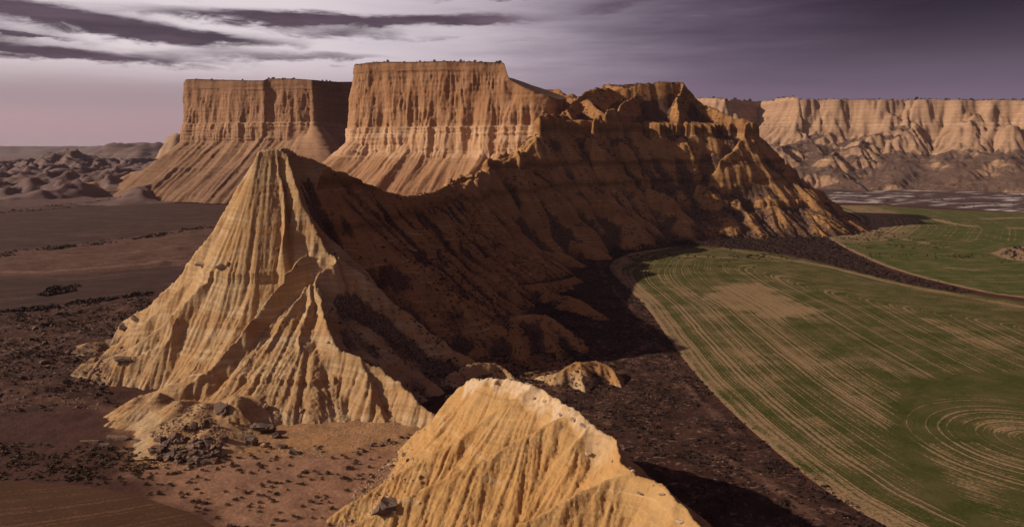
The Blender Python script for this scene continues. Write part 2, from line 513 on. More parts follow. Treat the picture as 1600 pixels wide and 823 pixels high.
P_corner = G((-500, 800), (0, 748), (120, 756), (215, 772), (300, 800), (352, 832), (420, 900), (-500, 1000))
P_sand = G((205, 742), (330, 700), (480, 690), (560, 700), (650, 690), (680, 830), (390, 830), (300, 795))
P_scrubland = G((-500, 520), (0, 490), (215, 466), (260, 470), (140, 560), (190, 640), (0, 650), (-500, 700))
P_apron = G((190, 640), (400, 640), (650, 650), (670, 690), (560, 710), (330, 715), (200, 730))
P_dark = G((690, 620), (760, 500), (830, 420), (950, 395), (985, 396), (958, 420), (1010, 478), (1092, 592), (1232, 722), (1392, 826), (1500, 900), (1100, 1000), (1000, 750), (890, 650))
P_wash = G((740, 575), (800, 556), (880, 558), (950, 575), (960, 592), (900, 606), (800, 600))
P_east = G((1240, 318), (1180, 262), (1500, 248), (2400, 250), (2600, 340), (1600, 331), (1330, 316))

def flat_mask(X, Y):
    m = np.zeros(X.shape, F32)
    for P in (P_green, P_green2, P_plough1, P_plough2, P_corner):
        m = np.maximum(m, sstep(sdist(X, Y, P), -6, -0.5))
    return m

def ground_z(X, Y):
    X = np.asarray(X, F32); Y = np.asarray(Y, F32)
    fl = flat_mask(X, Y)
    z = 0.5 * fbm(X / 60, Y / 60, 3, 3) + 0.22 * fbm(X / 7, Y / 7, 3, 5)
    sc = sstep(sdist(X, Y, P_scrubland), -8, 8)
    z = z + sc * (1.1 * ridged(X / 26 + 0.3 * perlin(X / 30, Y / 30, 4), Y / 14, 4, 11) - 0.4)
    z = z + sc * (0.55 * ridged(X / 9 + 0.4 * perlin(X / 12, Y / 12, 6), Y / 5, 3, 16) - 0.2)
    dk = sstep(sdist(X, Y, P_dark), -5, 10)
    z = z + dk * 0.5 * ridged(X / 16, Y / 16, 3, 12)
    far = sstep(Y, 900, 1500) * sstep(X, -150, -400)
    z = z + far * (6.0 * ridged(X / 190, Y / 140, 4, 13) + 4)
    mid = sstep(sdist(X, Y, G((-300, 450), (-300, 400), (0, 396), (200, 373), (330, 352), (320, 415), (0, 430))), -10, 15)
    z = z + mid * (1.4 * ridged(X / 40, Y / 40, 4, 14) + 0.2)
    ea = sstep(sdist(X, Y, P_east), -15, 40)
    z = z + ea * (2.5 * fbm(X / 70, Y / 50, 4, 15))
    return (z * (1 - fl)).astype(F32)

def spaced(segs):
    out = [segs[0][0]]
    for a, b, d0, d1 in segs:
        x = a
        while x < b:
            t = (x - a) / (b - a); x += d0 * (1 - t) + d1 * t
            out.append(min(x, b))
    return np.array(out, F32)

gxs = spaced([(-12000, -1500, 900, 120), (-1500, -240, 60, 3.0), (-240, 120, 1.6, 1.6), (120, 420, 1.6, 5), (420, 1600, 4, 60), (1600, 12000, 100, 900)])
gys = spaced([(-3000, 60, 400, 12), (60, 140, 5, 1.4), (140, 400, 1.4, 1.7), (400, 900, 1.8, 5), (900, 2200, 5.5, 22), (2200, 16000, 25, 600)])
GX, GY = np.meshgrid(gxs, gys)
GZ = ground_z(GX, GY)

def region(P, soft, nz, X, Y):
    return sstep(sdist(X, Y, P) + nz * fbm(X / (nz * 4 + 1), Y / (nz * 4 + 1), 3, 21), -soft, soft)

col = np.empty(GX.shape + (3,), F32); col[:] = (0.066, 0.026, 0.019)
def paint(mask, c):
    global col
    col = col * (1 - mask[..., None]) + np.array(c, F32) * mask[..., None]
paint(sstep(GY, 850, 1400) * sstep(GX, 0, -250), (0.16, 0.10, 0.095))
paint(region(P_scrubland, 6, 8, GX, GY), (0.066, 0.031, 0.023))
P_mid = G((-400, 440), (0, 398), (200, 374), (330, 352), (345, 395), (310, 418), (120, 428), (0, 432), (-400, 470))
paint(region(P_mid, 5, 6, GX, GY), (0.105, 0.051, 0.037))
P_band = G((180, 318), (200, 300), (280, 291), (375, 288), (420, 300), (375, 303), (260, 311))
paint(region(P_band, 6, 8, GX, GY), (0.24, 0.15, 0.12))
paint(region(P_sand, 4, 5, GX, GY), (0.27, 0.145, 0.09))
paint(region(P_apron, 4, 4, GX, GY), (0.34, 0.185, 0.09))
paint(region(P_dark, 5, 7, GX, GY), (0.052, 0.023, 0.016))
paint(region(P_wash, 5, 5, GX, GY), (0.22, 0.11, 0.05))
paint(region(P_east, 20, 25, GX, GY), (0.075, 0.045, 0.045))
for ln, w_, c_, a_ in (([(-100, 432), (0, 428), (120, 424), (275, 411)], 2.2, (0.20, 0.12, 0.09), 0.8), ([(-100, 404), (0, 399), (110, 386), (330, 352)], 2.5, (0.17, 0.10, 0.075), 0.6), ([(180, 304), (280, 294), (375, 289)], 7.0, (0.26, 0.17, 0.14), 0.8),
                      ([(20, 418), (60, 408), (130, 400), (210, 398), (300, 384)], 1.6, (0.19, 0.115, 0.085), 0.7), ([(0, 560), (70, 540), (120, 520), (170, 500), (210, 470)], 1.0, (0.16, 0.09, 0.066), 0.6), ([(0, 640), (90, 625), (180, 650)], 1.2, (0.17, 0.09, 0.06), 0.6),
                      ([(700, 640), (860, 600), (960, 570), (1010, 540)], 1.2, (0.20, 0.105, 0.06), 0.7), ([(1080, 700), (1130, 720), (1200, 760), (1290, 823)], 1.2, (0.15, 0.08, 0.055), 0.7), ([(930, 395), (945, 440), (1000, 500), (1060, 590), (1150, 680)], 1.0, (0.17, 0.09, 0.065), 0.6)):
    L_ = [gnd(*p) for p in ln]
    d_ = sdist(GX + w_ * 1.5 * fbm(GX / 25, GY / 25, 3, 18), GY + w_ * 1.5 * fbm(GX / 20, GY / 20, 3, 19), L_, closed=False)
    paint(a_ * sstep(d_, w_ * 1.6, w_ * 0.4), c_)
speck = np.maximum.reduce([region(P_dark, 5, 5, GX, GY) * 0.8, region(P_scrubland, 5, 5, GX, GY) * 0.7, region(P_mid, 5, 5, GX, GY) * 0.6])
salt = 0.55 * region(P_east, 10, 10, GX, GY) * sstep(ridged(GX / 160 + 0.6 * perlin(GX / 120, GY / 120, 8), GY / 45, 4, 31), 1.05, 1.45)
for ln, w_ in (([(1425, 286), (1500, 291), (1560, 298), (1600, 304), (1700, 312)], 5.0), ([(1255, 282), (1285, 272), (1310, 276), (1400, 284)], 4.0), ([(1540, 328), (1600, 331), (1700, 338)], 3.0), ([(1290, 300), (1380, 305), (1440, 308)], 2.0)):
    L_ = [gnd(*p) for p in ln]
    d_ = sdist(GX + 6 * fbm(GX / 25, GY / 25, 3, 8), GY + 5 * fbm(GX / 20, GY / 20, 3, 9), L_, closed=False)
    salt = np.maximum(salt, sstep(d_, w_ * 1.8, w_ * 0.6))
# dark shrubs grow in hummocks in the dark flats
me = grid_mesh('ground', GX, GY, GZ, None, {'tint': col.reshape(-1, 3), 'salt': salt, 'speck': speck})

m, t, b = new_mat('bare_soil')
pos = t.node('ShaderNodeNewGeometry').outputs['Position']
base = attr(t, 'tint', 0)
n1 = t.noise(pos, 0.16, 8.0, 0.68); n2 = t.noise(pos, 0.9, 6.0, 0.7)
c = t.mix(t.ss(n1, 0.38, 0.66, 0.0, 0.6), base, t.scale(base, (0.45, 0.42, 0.45)))
c = t.mix(t.ss(n2, 0.40, 0.70, 0.0, 0.5), c, t.scale(c, (1.7, 1.65, 1.6)))
sp = t.math('MULTIPLY', t.ss(t.noise(t.scale(pos, (0.55, 0.8, 1.0)), 0.75, 7.0, 0.75), 0.55, 0.64), attr(t, 'speck'))
c = t.mix(sp, c, (0.27, 0.155, 0.115))
c = t.mix(t.math('MULTIPLY', attr(t, 'salt'), t.ss(t.noise(pos, 0.07, 6.0, 0.7), 0.36, 0.50)), c, (0.78, 0.68, 0.65))
t.put(b.inputs['Base Color'], c)
bp = t.node('ShaderNodeBump'); bp.inputs['Strength'].default_value = 0.8; bp.inputs['Distance'].default_value = 0.5
t.put(bp.inputs['Height'], t.math('ADD', t.noise(pos, 0.6, 8.0, 0.7), t.math('MULTIPLY', n1, 1.5))); t.l.new(bp.outputs[0], b.inputs['Normal'])
M_ground = m
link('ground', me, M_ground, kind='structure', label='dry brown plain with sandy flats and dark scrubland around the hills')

# ------------------------------------------------------------------ the pointed hill and its back ridge
SUMMIT = at(425, 232, 300)
def cone_z(x, y):
    ex = np.asarray(x) - SUMMIT[0]
    ex = np.where(ex < 0, ex * 1.36, ex * 1.05)
    return SUMMIT[2] + 2.0 - prof(np.hypot(ex, y - SUMMIT[1] - 1), 2.15, 0.80, 22.0)

def on_cone(px, py, e=0.0):
    """where the sight line of a photo pixel meets the hill's rough cone"""
    r = ray(px, py)
    ts = np.arange(150, 420, 0.25)
    p = np.array([0, 0, CAM_H])[None] + r[None] * ts[:, None]
    hit = np.nonzero(p[:, 2] <= np.maximum(cone_z(p[:, 0], p[:, 1]) + e, 0.0))[0]
    return p[hit[0]] if len(hit) else p[-1]

DX = 0.42
X, Y = mgrid(-185, 80, 196, 505, DX)
back = [at(470, 243, 310), at(500, 254, 322), at(545, 272, 337), at(580, 289, 354), at(612, 301, 368), at(640, 308, 390), at(690, 296, 450), at(740, 263, 540), at(800, 232, 620)]
wx = X + 1.0 * fbm(X / 9, Y / 9, 3, 41); wy = Y + 1.0 * fbm(X / 9, Y / 9, 3, 45)
H = cone_z(wx, wy) - 8.0
H_back = crest(wx, wy, smooth_line(back, 1), 1.5, 0.62, 24.0)
bx_ = np.interp(Y.ravel(), [p[1] for p in back], [p[0] for p in back]).reshape(X.shape)
H_back = H_back - 0.5 * np.clip(bx_ - X - 2, 0, 200) - 0.7 * np.clip(312 - Y, 0, 200)
H = smax(H, H_back, 3.0)
top = [at(404, 240, 299), at(425, 232, 300), at(442, 232, 301)]
FAN = at(490, 432, 272)
s5 = [at(*p) for p in [(480, 395, 279), (440, 440, 270), (405, 488, 262), (370, 530, 252), (315, 588, 242), (270, 622, 236)]]
x5 = np.interp(wy.ravel(), [p[1] for p in s5[::-1]], [p[0] for p in s5[::-1]]).reshape(X.shape)
H = smax(H, FAN[2] - 1.0 - prof(np.hypot(wx - FAN[0], wy - FAN[1]), 0.95, 0.55, 22.0) - 1.0 * np.clip(x5 - wx, 0, 200), 2.0)
spurs = [  # (photo x, y and distance of crest points, rise, steepness near the crest, farther down)
    ([(442, 233, 300), (462, 275, 293), (476, 325, 287), (500, 372, 281), (522, 398, 278), (528, 407, 275), (503, 420, 273), (492, 432, 271), (504, 482, 258), (516, 525, 248), (560, 556, 242), (600, 572, 240), (640, 610, 230), (676, 648, 221)], 0, 1.25, 0.85),
    ([(404, 240, 299), (400, 275, 296), (398, 312, 291), (380, 362, 286), (340, 418, 281), (290, 472, 276), (215, 540, 271), (135, 572, 272)], 0.5, 1.25, 0.85),
    ([(480, 395, 279), (440, 440, 270), (405, 488, 262), (370, 530, 252), (315, 588, 242), (270, 622, 236), (205, 634, 238)], 0.8, 1.2, 0.9),
    ([(404, 240, 299), (392, 262, 300), (350, 330, 301), (300, 405, 303), (240, 468, 307), (190, 504, 316)], 0, 1.5, 1.0),
    ([(436, 236, 300), (440, 285, 293), (446, 335, 286), (443, 375, 280)], 0.5, 1.9, 1.2),
    ([(380, 362, 286), (362, 430, 278), (352, 490, 271), (345, 530, 265)], -1.5, 1.3, 1.0),
    ([(340, 418, 281), (322, 470, 274), (308, 520, 268), (285, 565, 263)], -1.0, 1.3, 1.0),
    ([(290, 472, 276), (262, 525, 268), (240, 565, 264)], 0.0, 1.3, 1.0),
    ([(385, 335, 294), (330, 400, 292), (270, 462, 291), (205, 518, 290), (160, 548, 290)], 0.0, 1.4, 1.0),
    ([(488, 440, 269), (470, 520, 252), (455, 600, 238), (448, 650, 231)], 0.3, 1.0, 0.8),
    ([(480, 440, 269), (430, 520, 254), (385, 600, 240), (360, 640, 233)], 0.3, 1.0, 0.8),
    ([(500, 445, 268), (508, 530, 250), (520, 600, 238), (540, 652, 230)], 0.3, 1.0, 0.8),
    ([(560, 556, 242), (580, 600, 234), (600, 650, 226)], 0.2, 1.0, 0.8),
    ([(478, 330, 287), (560, 410, 290), (640, 490, 288), (700, 545, 285)], 0.0, 1.1, 0.75),
    ([(504, 482, 259), (580, 540, 262), (650, 590, 262), (710, 615, 262)], 0.0, 1.1, 0.75),
    ([(300, 515, 272), (230, 556, 268), (175, 572, 267), (128, 574, 272)], 1.5, 0.9, 0.9),
    ([(330, 580, 244), (270, 604, 243), (225, 622, 241), (192, 634, 240)], 1.5, 0.9, 0.9),
    ([(442, 233, 300), (470, 244, 310), (500, 255, 322), (545, 273, 337)], 0.3, 1.25, 0.8),
    ([(420, 240, 299), (428, 285, 294), (424, 320, 289)], 0.3, 2.2, 1.4),
    ([(530, 405, 278), (600, 460, 280), (680, 530, 276), (750, 575, 274)], 1.0, 1.1, 0.75),
]
for pts, e, s0, s1_ in spurs:
    ln = [p + np.array([0, 0, e]) for p in smooth_line([at(*p) for p in pts], 1)]
    H = smax(H, crest(wx, wy, ln, s0, s1_, 12.0, 42.0), 0.7)
H = smax(H, crest(X, Y, top, 2.2, 1.4, 20.0), 0.8)
# spurs falling right from the back ridge and the low mounds at its foot
for p in ([at(580, 289, 354), at(690, 390, 345), at(760, 470, 345), at(815, 520, 338)], [at(645, 308, 394), at(710, 350, 395), at(780, 420, 405), at(835, 462, 412)],
          [at(690, 296, 450), at(730, 340, 440), at(790, 400, 450), at(850, 432, 468)], [at(612, 301, 368), at(680, 370, 362), at(745, 430, 365), at(800, 480, 372)]):
    H = smax(H, crest(wx, wy, smooth_line(p, 1), 1.05, 0.8, 14.0, 200.0), 1.2)
for ln in ([(725, 575, 3), (760, 545, 8), (800, 527, 10), (850, 522, 9), (890, 535, 6), (915, 552, 2)], [(800, 527, 10), (812, 550, 6), (820, 566, 1)], [(850, 522, 9), (866, 548, 4), (872, 560, 1)], [(835, 592, 1), (870, 598, 4), (905, 592, 6), (940, 588, 6), (968, 602, 2)],
           [(905, 592, 6), (915, 612, 2)], [(700, 600, 4), (740, 590, 6), (780, 585, 4), (800, 592, 1)], [(850, 470, 5), (900, 480, 6), (940, 500, 3)], [(790, 470, 8), (850, 462, 7), (900, 440, 4)]):
    L_ = [gnd(x_, y_) + np.array([0, 0, z_]) for x_, y_, z_ in ln]
    H = smax(H, crest(wx, wy, smooth_line(L_, 1), 0.85, 0.6, 6.0), 1.2)
for px, py, hgt, s in ((215, 645, 5, 0.6), (250, 642, 6, 0.6), (285, 655, 6, 0.55), (372, 655, 8, 0.7), (320, 660, 6, 0.5), (280, 690, 3.5, 0.3), (330, 690, 4, 0.35),
                       (300, 682, 3, 0.5), (330, 675, 4, 0.6), (175, 585, 6, 0.8), (150, 578, 5, 0.8), (205, 580, 7, 0.7), (60, 520, 2.5, 0.3), (110, 500, 3, 0.35), (140, 545, 3, 0.4), (690, 560, 9, 0.6)):
    q = gnd(px, py)
    H = smax(H, hgt - s * np.hypot(wx - q[0], (wy - q[1]) * 0.7), 1.5)
H0 = H.copy()
hm = sstep(H, 0.5, 8)
H = rills(H, X, Y, DX, 8.0, 0.5, 3, 0.4, 5.0, step=1.5)
H = rills(H, X, Y, DX, 4.2, 0.55, 4, 0.6, 11.0, step=1.5)
H = rills(H, X, Y, DX, 2.2, 0.52, 5, 0.8, 16.0, step=1.3)
H = rills(H, X, Y, DX, 1.3, 0.30, 6, 1.0, 20.0, step=1.3)
lev = 1.5 * fbm(X / 40, Y / 40, 2, 51)
led = sstep(fbm(X / 22, Y / 22, 2, 52), -0.35, 0.25)
H = terrace(H, 35.5 + lev, 2.2, 0.9 * led)
H = ledge(H, 36.0 + lev, 1.3 * led + 1.7 * led * sstep(X, -75, -55), 14)
H = ledge(H, 52.0 + lev, 2.5 * led * sstep(X, -75, -55), 20)
H = terrace(H, 20.0 + lev, 1.6, 0.6 * led)
H = terrace(H, 8.5 + lev, 1.8, 0.8 * led)
H = terrace(H, 65.0 + lev, 2.0, 0.7 * led * sstep(X, -80, -60))
H += 0.08 * fbm(X / 1.4, Y / 1.4, 3, 55) * hm
H = smax(H, np.float32(-3.0), 3.5)
gsurf = ground_z(X, Y)
cell = lambda A: np.maximum(np.maximum(A[:-1, :-1], A[1:, :-1]), np.maximum(A[:-1, 1:], A[1:, 1:]))
keep = cell(H - gsurf) > -0.6
# shaded scrub: dark bushes hold on the right-hand slopes, below the ledges
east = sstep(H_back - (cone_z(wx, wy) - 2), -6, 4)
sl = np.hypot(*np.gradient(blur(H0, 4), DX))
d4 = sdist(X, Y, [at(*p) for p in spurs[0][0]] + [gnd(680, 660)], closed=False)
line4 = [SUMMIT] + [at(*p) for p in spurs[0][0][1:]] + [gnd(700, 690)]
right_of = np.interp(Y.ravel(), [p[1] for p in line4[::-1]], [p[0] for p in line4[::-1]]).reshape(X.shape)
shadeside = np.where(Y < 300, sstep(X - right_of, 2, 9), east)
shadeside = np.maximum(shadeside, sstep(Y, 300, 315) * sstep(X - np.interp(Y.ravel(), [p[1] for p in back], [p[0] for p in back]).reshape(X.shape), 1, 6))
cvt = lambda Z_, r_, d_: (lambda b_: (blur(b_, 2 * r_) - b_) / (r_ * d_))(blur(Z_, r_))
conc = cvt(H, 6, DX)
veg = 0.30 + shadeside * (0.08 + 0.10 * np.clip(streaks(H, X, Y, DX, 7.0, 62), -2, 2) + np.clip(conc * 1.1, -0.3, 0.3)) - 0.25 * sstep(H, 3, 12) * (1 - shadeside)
leftfoot = sstep(14 - H, 0, 10) * sstep(on_cone(190, 600)[0] - X + 6, 0, 14)
veg = veg + 0.18 * leftfoot
# split between the peak proper and the ridge behind it
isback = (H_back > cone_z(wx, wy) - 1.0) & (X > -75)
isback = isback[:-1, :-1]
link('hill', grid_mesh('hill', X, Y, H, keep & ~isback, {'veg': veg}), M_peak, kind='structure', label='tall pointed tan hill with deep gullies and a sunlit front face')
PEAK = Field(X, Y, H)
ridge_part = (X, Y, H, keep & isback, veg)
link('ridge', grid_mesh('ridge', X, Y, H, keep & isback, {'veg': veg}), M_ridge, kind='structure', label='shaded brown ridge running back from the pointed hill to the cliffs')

# ------------------------------------------------------------------ the near hill at the bottom of the view
DXN = 0.27
Xn, Yn = mgrid(-52, 75, 84, 226, DXN)
near_crest = smooth_line([at(690, 634, 200), at(712, 617, 196), at(735, 598, 191), at(752, 590, 188), at(800, 595, 180), at(830, 603, 174), at(868, 622, 166), at(893, 642, 159), at(912, 648, 156), at(925, 668, 152), at(968, 688, 146),
              at(985, 735, 136), at(1028, 748, 131), at(1050, 772, 125), at(1078, 800, 120), at(1120, 860, 111), at(1210, 1000, 90), at(1300, 1150, 70)], 1)
nb_ = np.exp(-(sdist(Xn, Yn, near_crest, closed=False) / 9.0) ** 2)
wx = Xn + (0.45 + 1.5 * nb_) * fbm(Xn / 9, Yn / 9, 3, 71, 0.45); wy = Yn + (0.45 + 1.5 * nb_) * fbm(Xn / 9, Yn / 9, 3, 75, 0.45)
Hn = crest(wx, wy, near_crest, 1.3, 0.74, 19.0)
cx = np.interp(Yn.ravel(), [p[1] for p in near_crest[::-1]], [p[0] for p in near_crest[::-1]]).reshape(Xn.shape)
for L_ in ([at(830, 603, 174), np.array([-8.0, 171, 18.0]), np.array([-23.0, 168, 10.0]), np.array([-40.0, 163, 1.0])], [at(893, 642, 159), np.array([-3.0, 154, 19.0]), np.array([-22.0, 151, 10.0]), np.array([-42.0, 148, 1.0])], [at(985, 735, 136), np.array([8.0, 132, 18.0]), np.array([-12.0, 128, 8.0])]):
    Hn = smax(Hn, crest(wx, wy, smooth_line(L_, 1), 0.95, 0.8, 10.0), 1.5)
Hn = np.where(Xn > cx, Hn - 0.35 * np.clip(Xn - cx, 0, 60), Hn)
for pts in ([at(830, 603, 174), at(780, 680, 168), at(740, 750, 160), at(700, 830, 150)], [at(925, 668, 152), at(860, 740, 147), at(800, 830, 138)],
            [at(985, 735, 136), at(930, 800, 131), at(890, 860, 125)]):
    L_ = smooth_line(pts, 1)
    L_ = [np.array([p[0], p[1], min(p[2], float(crest(np.array([p[0]]), np.array([p[1]]), near_crest, 1.3, 0.74, 19.0)[0]) + 1.3)]) for p in L_]
    Hn = smax(Hn, crest(wx, wy, L_, 1.0, 0.85, 8.0), 1.0)
fade = sstep(cx - Xn, 0.5, 7.0) + sstep(Xn - cx, 0.5, 7)
Hn0 = Hn
msk = 0.2 + 0.8 * np.clip(fade, 0, 1)
for lam, amp, sd, ln_ in ((5.0, 0.36, 13, 9), (2.3, 0.46, 14, 18), (1.25, 0.40, 15, 24), (0.75, 0.20, 16, 28)):
    Hn = rills(Hn, Xn, Yn, DXN, lam, amp, sd, 1.0, ln_, mask=msk, step=1.4)
Hn += 0.05 * fbm(Xn / 0.9, Yn / 0.9, 3, 77)
# hard pale crust caps the crest
dcr = sdist(Xn, Yn, near_crest[5:30], closed=False)
crust = sstep(2.6 + 1.3 * fbm(Xn / 5, Yn / 5, 3, 78) - dcr, -0.3, 0.5)
Hn = Hn + 0.5 * crust * (1 + 0.6 * fbm(Xn / 1.5, Yn / 1.5, 3, 79)) * sstep(Yn, 145, 158)
Hn = smax(Hn, np.float32(-3.0), 2.5)
gn = ground_z(Xn, Yn)
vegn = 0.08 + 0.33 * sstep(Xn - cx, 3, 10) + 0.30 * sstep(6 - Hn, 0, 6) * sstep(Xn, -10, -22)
pal = crust * sstep(Yn, 140, 160)
M_near_t = NT(M_near.node_tree)
pb = M_near.node_tree.nodes['Principled BSDF']
src = pb.inputs['Base Color'].links[0].from_socket
pn = M_near_t.noise(M_near_t.node('ShaderNodeNewGeometry').outputs['Position'], 0.8, 6.0, 0.7)
M_near_t.put(pb.inputs['Base Color'], M_near_t.mix(M_near_t.math('MULTIPLY', attr(M_near_t, 'crust'), M_near_t.ss(pn, 0.35, 0.6, 0.2, 0.9)), src, (0.55, 0.42, 0.29)))
link('hill', grid_mesh('near_hill', Xn, Yn, Hn, cell(Hn - gn) > -0.5, {'veg': vegn, 'crust': pal}), M_near, kind='structure', label='low golden hill with fine rills and a pale crust along its crest')
NEAR = Field(Xn, Yn, Hn)

# ------------------------------------------------------------------ the shaded massif right of the cliffs
DXM = 1.25
Xm, Ym = mgrid(-70, 440, 440, 1060, DXM)
wx = Xm + 3.5 * fbm(Xm / 28, Ym / 28, 3, 81); wy = Ym + 3.5 * fbm(Xm / 28, Ym / 28, 3, 85)
def A(*pts): return smooth_line([at(*p) for p in pts], 1)
lines = [
    (A((640, 308, 390), (690, 296, 450), (740, 263, 540), (770, 246, 580), (800, 232, 620), (836, 226, 690), (842, 192, 705), (868, 180, 760), (885, 166, 800), (903, 150, 840), (935, 138, 860), (965, 131, 872), (1010, 129, 885), (1063, 130, 885)), 1.7, 0.62, 26, 0),
    (A((1063, 130, 885), (1078, 150, 878), (1100, 166, 865), (1135, 180, 842), (1170, 191, 822), (1192, 212, 830), (1240, 256, 865), (1290, 300, 925), (1330, 330, 985)), 1.5, 0.7, 26, 0),
    (A((790, 127, 1000), (835, 132, 1000), (870, 138, 990), (889, 152, 940), (903, 155, 860)), 0.9, 0.6, 40, 0),
    (A((1000, 140, 870), (965, 165, 820), (925, 192, 765), (930, 225, 735), (965, 258, 735), (1000, 283, 742), (1040, 291, 742), (1062, 306, 738), (1075, 345, 720)), 1.1, 0.85, 14, 1),
    (A((860, 186, 740), (868, 235, 715), (880, 290, 690), (905, 340, 670), (930, 378, 655)), 1.1, 0.85, 14, 1),
    (A((1063, 130, 885), (1050, 180, 840), (1060, 230, 805), (1090, 290, 775)), 1.1, 0.85, 14, 1),
    (A((885, 170, 790), (910, 225, 765), (950, 285, 735), (985, 330, 712), (1010, 365, 700)), 1.1, 0.85, 14, 1),
    (A((1168, 190, 822), (1135, 228, 800), (1090, 275, 778), (1055, 300, 760), (1030, 330, 735)), 1.1, 0.85, 14, 1),
    (A((1172, 192, 822), (1180, 240, 812), (1195, 290, 806), (1215, 335, 800)), 1.1, 0.85, 14, 1),
    (A((903, 150, 840), (960, 192, 800), (985, 235, 770)), 1.1, 0.8, 20, 1),
    (A((836, 226, 690), (842, 275, 660), (850, 320, 635), (862, 360, 612)), 1.1, 0.85, 14, 1),
    (A((740, 263, 540), (700, 340, 480), (720, 400, 455)), 1.1, 0.85, 14, 1),
    (A((690, 296, 450), (745, 265, 535), (750, 300, 520), (770, 340, 510)), 1.1, 0.85, 14, 1),
    (A((940, 292, 690), (960, 310, 680), (990, 340, 668)), 1.1, 0.85, 14, 1),
    (A((1020, 291, 742), (1010, 320, 722), (1000, 350, 705)), 1.1, 0.85, 14, 1),
    (A((1100, 312, 752), (1110, 335, 738), (1120, 360, 718)), 1.1, 0.85, 14, 1),
    (A((1150, 310, 755), (1150, 340, 735), (1150, 368, 715)), 1.1, 0.85, 14, 1),
    (A((800, 232, 620), (815, 290, 590), (840, 340, 570), (870, 385, 560)), 1.1, 0.85, 14, 1),
    (A((740, 263, 540), (765, 320, 515), (800, 370, 505), (830, 410, 500)), 1.1, 0.85, 14, 1),
]
Hm = np.full(Xm.shape, -20, F32)
bench = [at(*p) for p in [(848, 187, 712), (885, 190, 742), (925, 191, 764), (985, 191, 786), (1050, 191, 800), (1110, 191, 812), (1170, 191, 824), (1150, 170, 850), (1063, 150, 890), (903, 150, 860)]]
bd = sdist(wx, wy, bench)
Hm = np.where(bd > 0, 100.0 + 0.25 * np.clip(bd, 0, 100), 100.0 + bd * 1.05 + 12 * (np.exp(bd / 30.0) - 1)).astype(F32)
for ln, s0, s1, L, k in lines:
    if k:         # spurs stand out in front of the main slope
        ln = [p + np.array([0, -14.0 * min(1, i_ / 2.0), 0]) for i_, p in enumerate(ln)]
    Hm = smax(Hm, crest(wx, wy, ln, s0, s1, L, 170.0 if k else 1e9), 1.5 + k)
# flat cap of the right-hand butte
capd = sdist(Xm, Ym, [at(*p) for p in [(975, 130, 868), (1063, 130, 880), (1068, 131, 930), (1000, 131, 960), (940, 138, 910)]])
capz = at(1020, 131, 885)[2]
Hm = smax(Hm, np.where(capd > 0, capz, capz + capd * 2.2), 1.5)
Hm0 = Hm
soft_m = 1.0 - 0.6 * sstep(Xm, 80, 150)
Hm = rills(Hm, Xm, Ym, DXM, 46.0, 10.0, 23, 0.3, 3.0, step=2.0, mask=soft_m)
Hm = rills(Hm, Xm, Ym, DXM, 19.0, 5.0, 24, 0.4, 6.0, mask=soft_m)
Hm = rills(Hm, Xm, Ym, DXM, 7.5, 1.6, 25, 0.45, 9.0)
Hm = rills(Hm, Xm, Ym, DXM, 3.8, 0.5, 26, 0.5, 10.0)
lev = 1.2 * fbm(Xm / 60, Ym / 60, 2, 91)
led = sstep(fbm(Xm / 45, Ym / 45, 2, 92), -0.5, 0.1)
Hm = terrace(Hm, 100.0 + lev * 0.6, 6.0, 0.95)
Hm = ledge(Hm, 99.5 + lev * 0.6, 7.0, 45)
Hm = ledge(Hm, 66.0 + lev, 4.0 * led, 30)
Hm = ledge(Hm, 50.0 + lev, 4.0 * led, 30)
Hm = ledge(Hm, 28.0 + lev, 3.0 * led, 20)
Hm = terrace(Hm, 66.0 + lev, 4.0, 0.9 * led)
Hm = terrace(Hm, 50.0 + lev, 4.0, 0.9 * led)
Hm = terrace(Hm, 135.0 + lev, 3.0, 0.8)
Hm = terrace(Hm, 28.0 + lev, 3.0, 0.8 * led)
Hm = np.minimum(Hm, capz + 1.0)
Hm = smax(Hm, np.float32(-4.0), 5.0)
gm = ground_z(Xm, Ym)
cm_ = cvt(Hm, 5, DXM)
slm = np.hypot(*np.gradient(blur(Hm, 3), DXM))
stm = streaks(Hm, Xm, Ym, DXM, 16.0, 97)
vegm_shade = 0.42 + 0.08 * sstep(Xm, 110, 180) + 0.11 * np.clip(stm, -2, 2) + 0.10 * fbm(Xm / 50, Ym / 50, 3, 95) + np.clip(cm_ * 1.2, -0.25, 0.3) - 0.22 * sstep(slm, 0.75, 1.15) + 0.10 * sstep(Hm, 105, 120) + 0.3 * sstep(Hm, capz - 6, capz - 2) * sstep(capd, -4, 2)  # scrub cover; the extra on the right darkens sunlit slope in place of shade
isr = (Xm < 45) & (Ym < 500)
keepm = (cell(Hm - gm) > -0.6)
# the piece already built with the back ridge is left out
dup_ = PEAK(Xm, Ym) > -1.0
dup_ &= Ym < 478
keepm &= ~(cell(dup_.astype(F32)) > 0.5) | (cell((Hm - PEAK(Xm, Ym)).astype(F32)) > 1.0)
link('hillside', grid_mesh('hillside', Xm, Ym, Hm, keepm, {'veg': vegm_shade}), M_ridge, kind='structure', label='large shaded brown hillside with scrub and ledges below a flat topped butte')
MASSIF = Field(Xm, Ym, Hm)

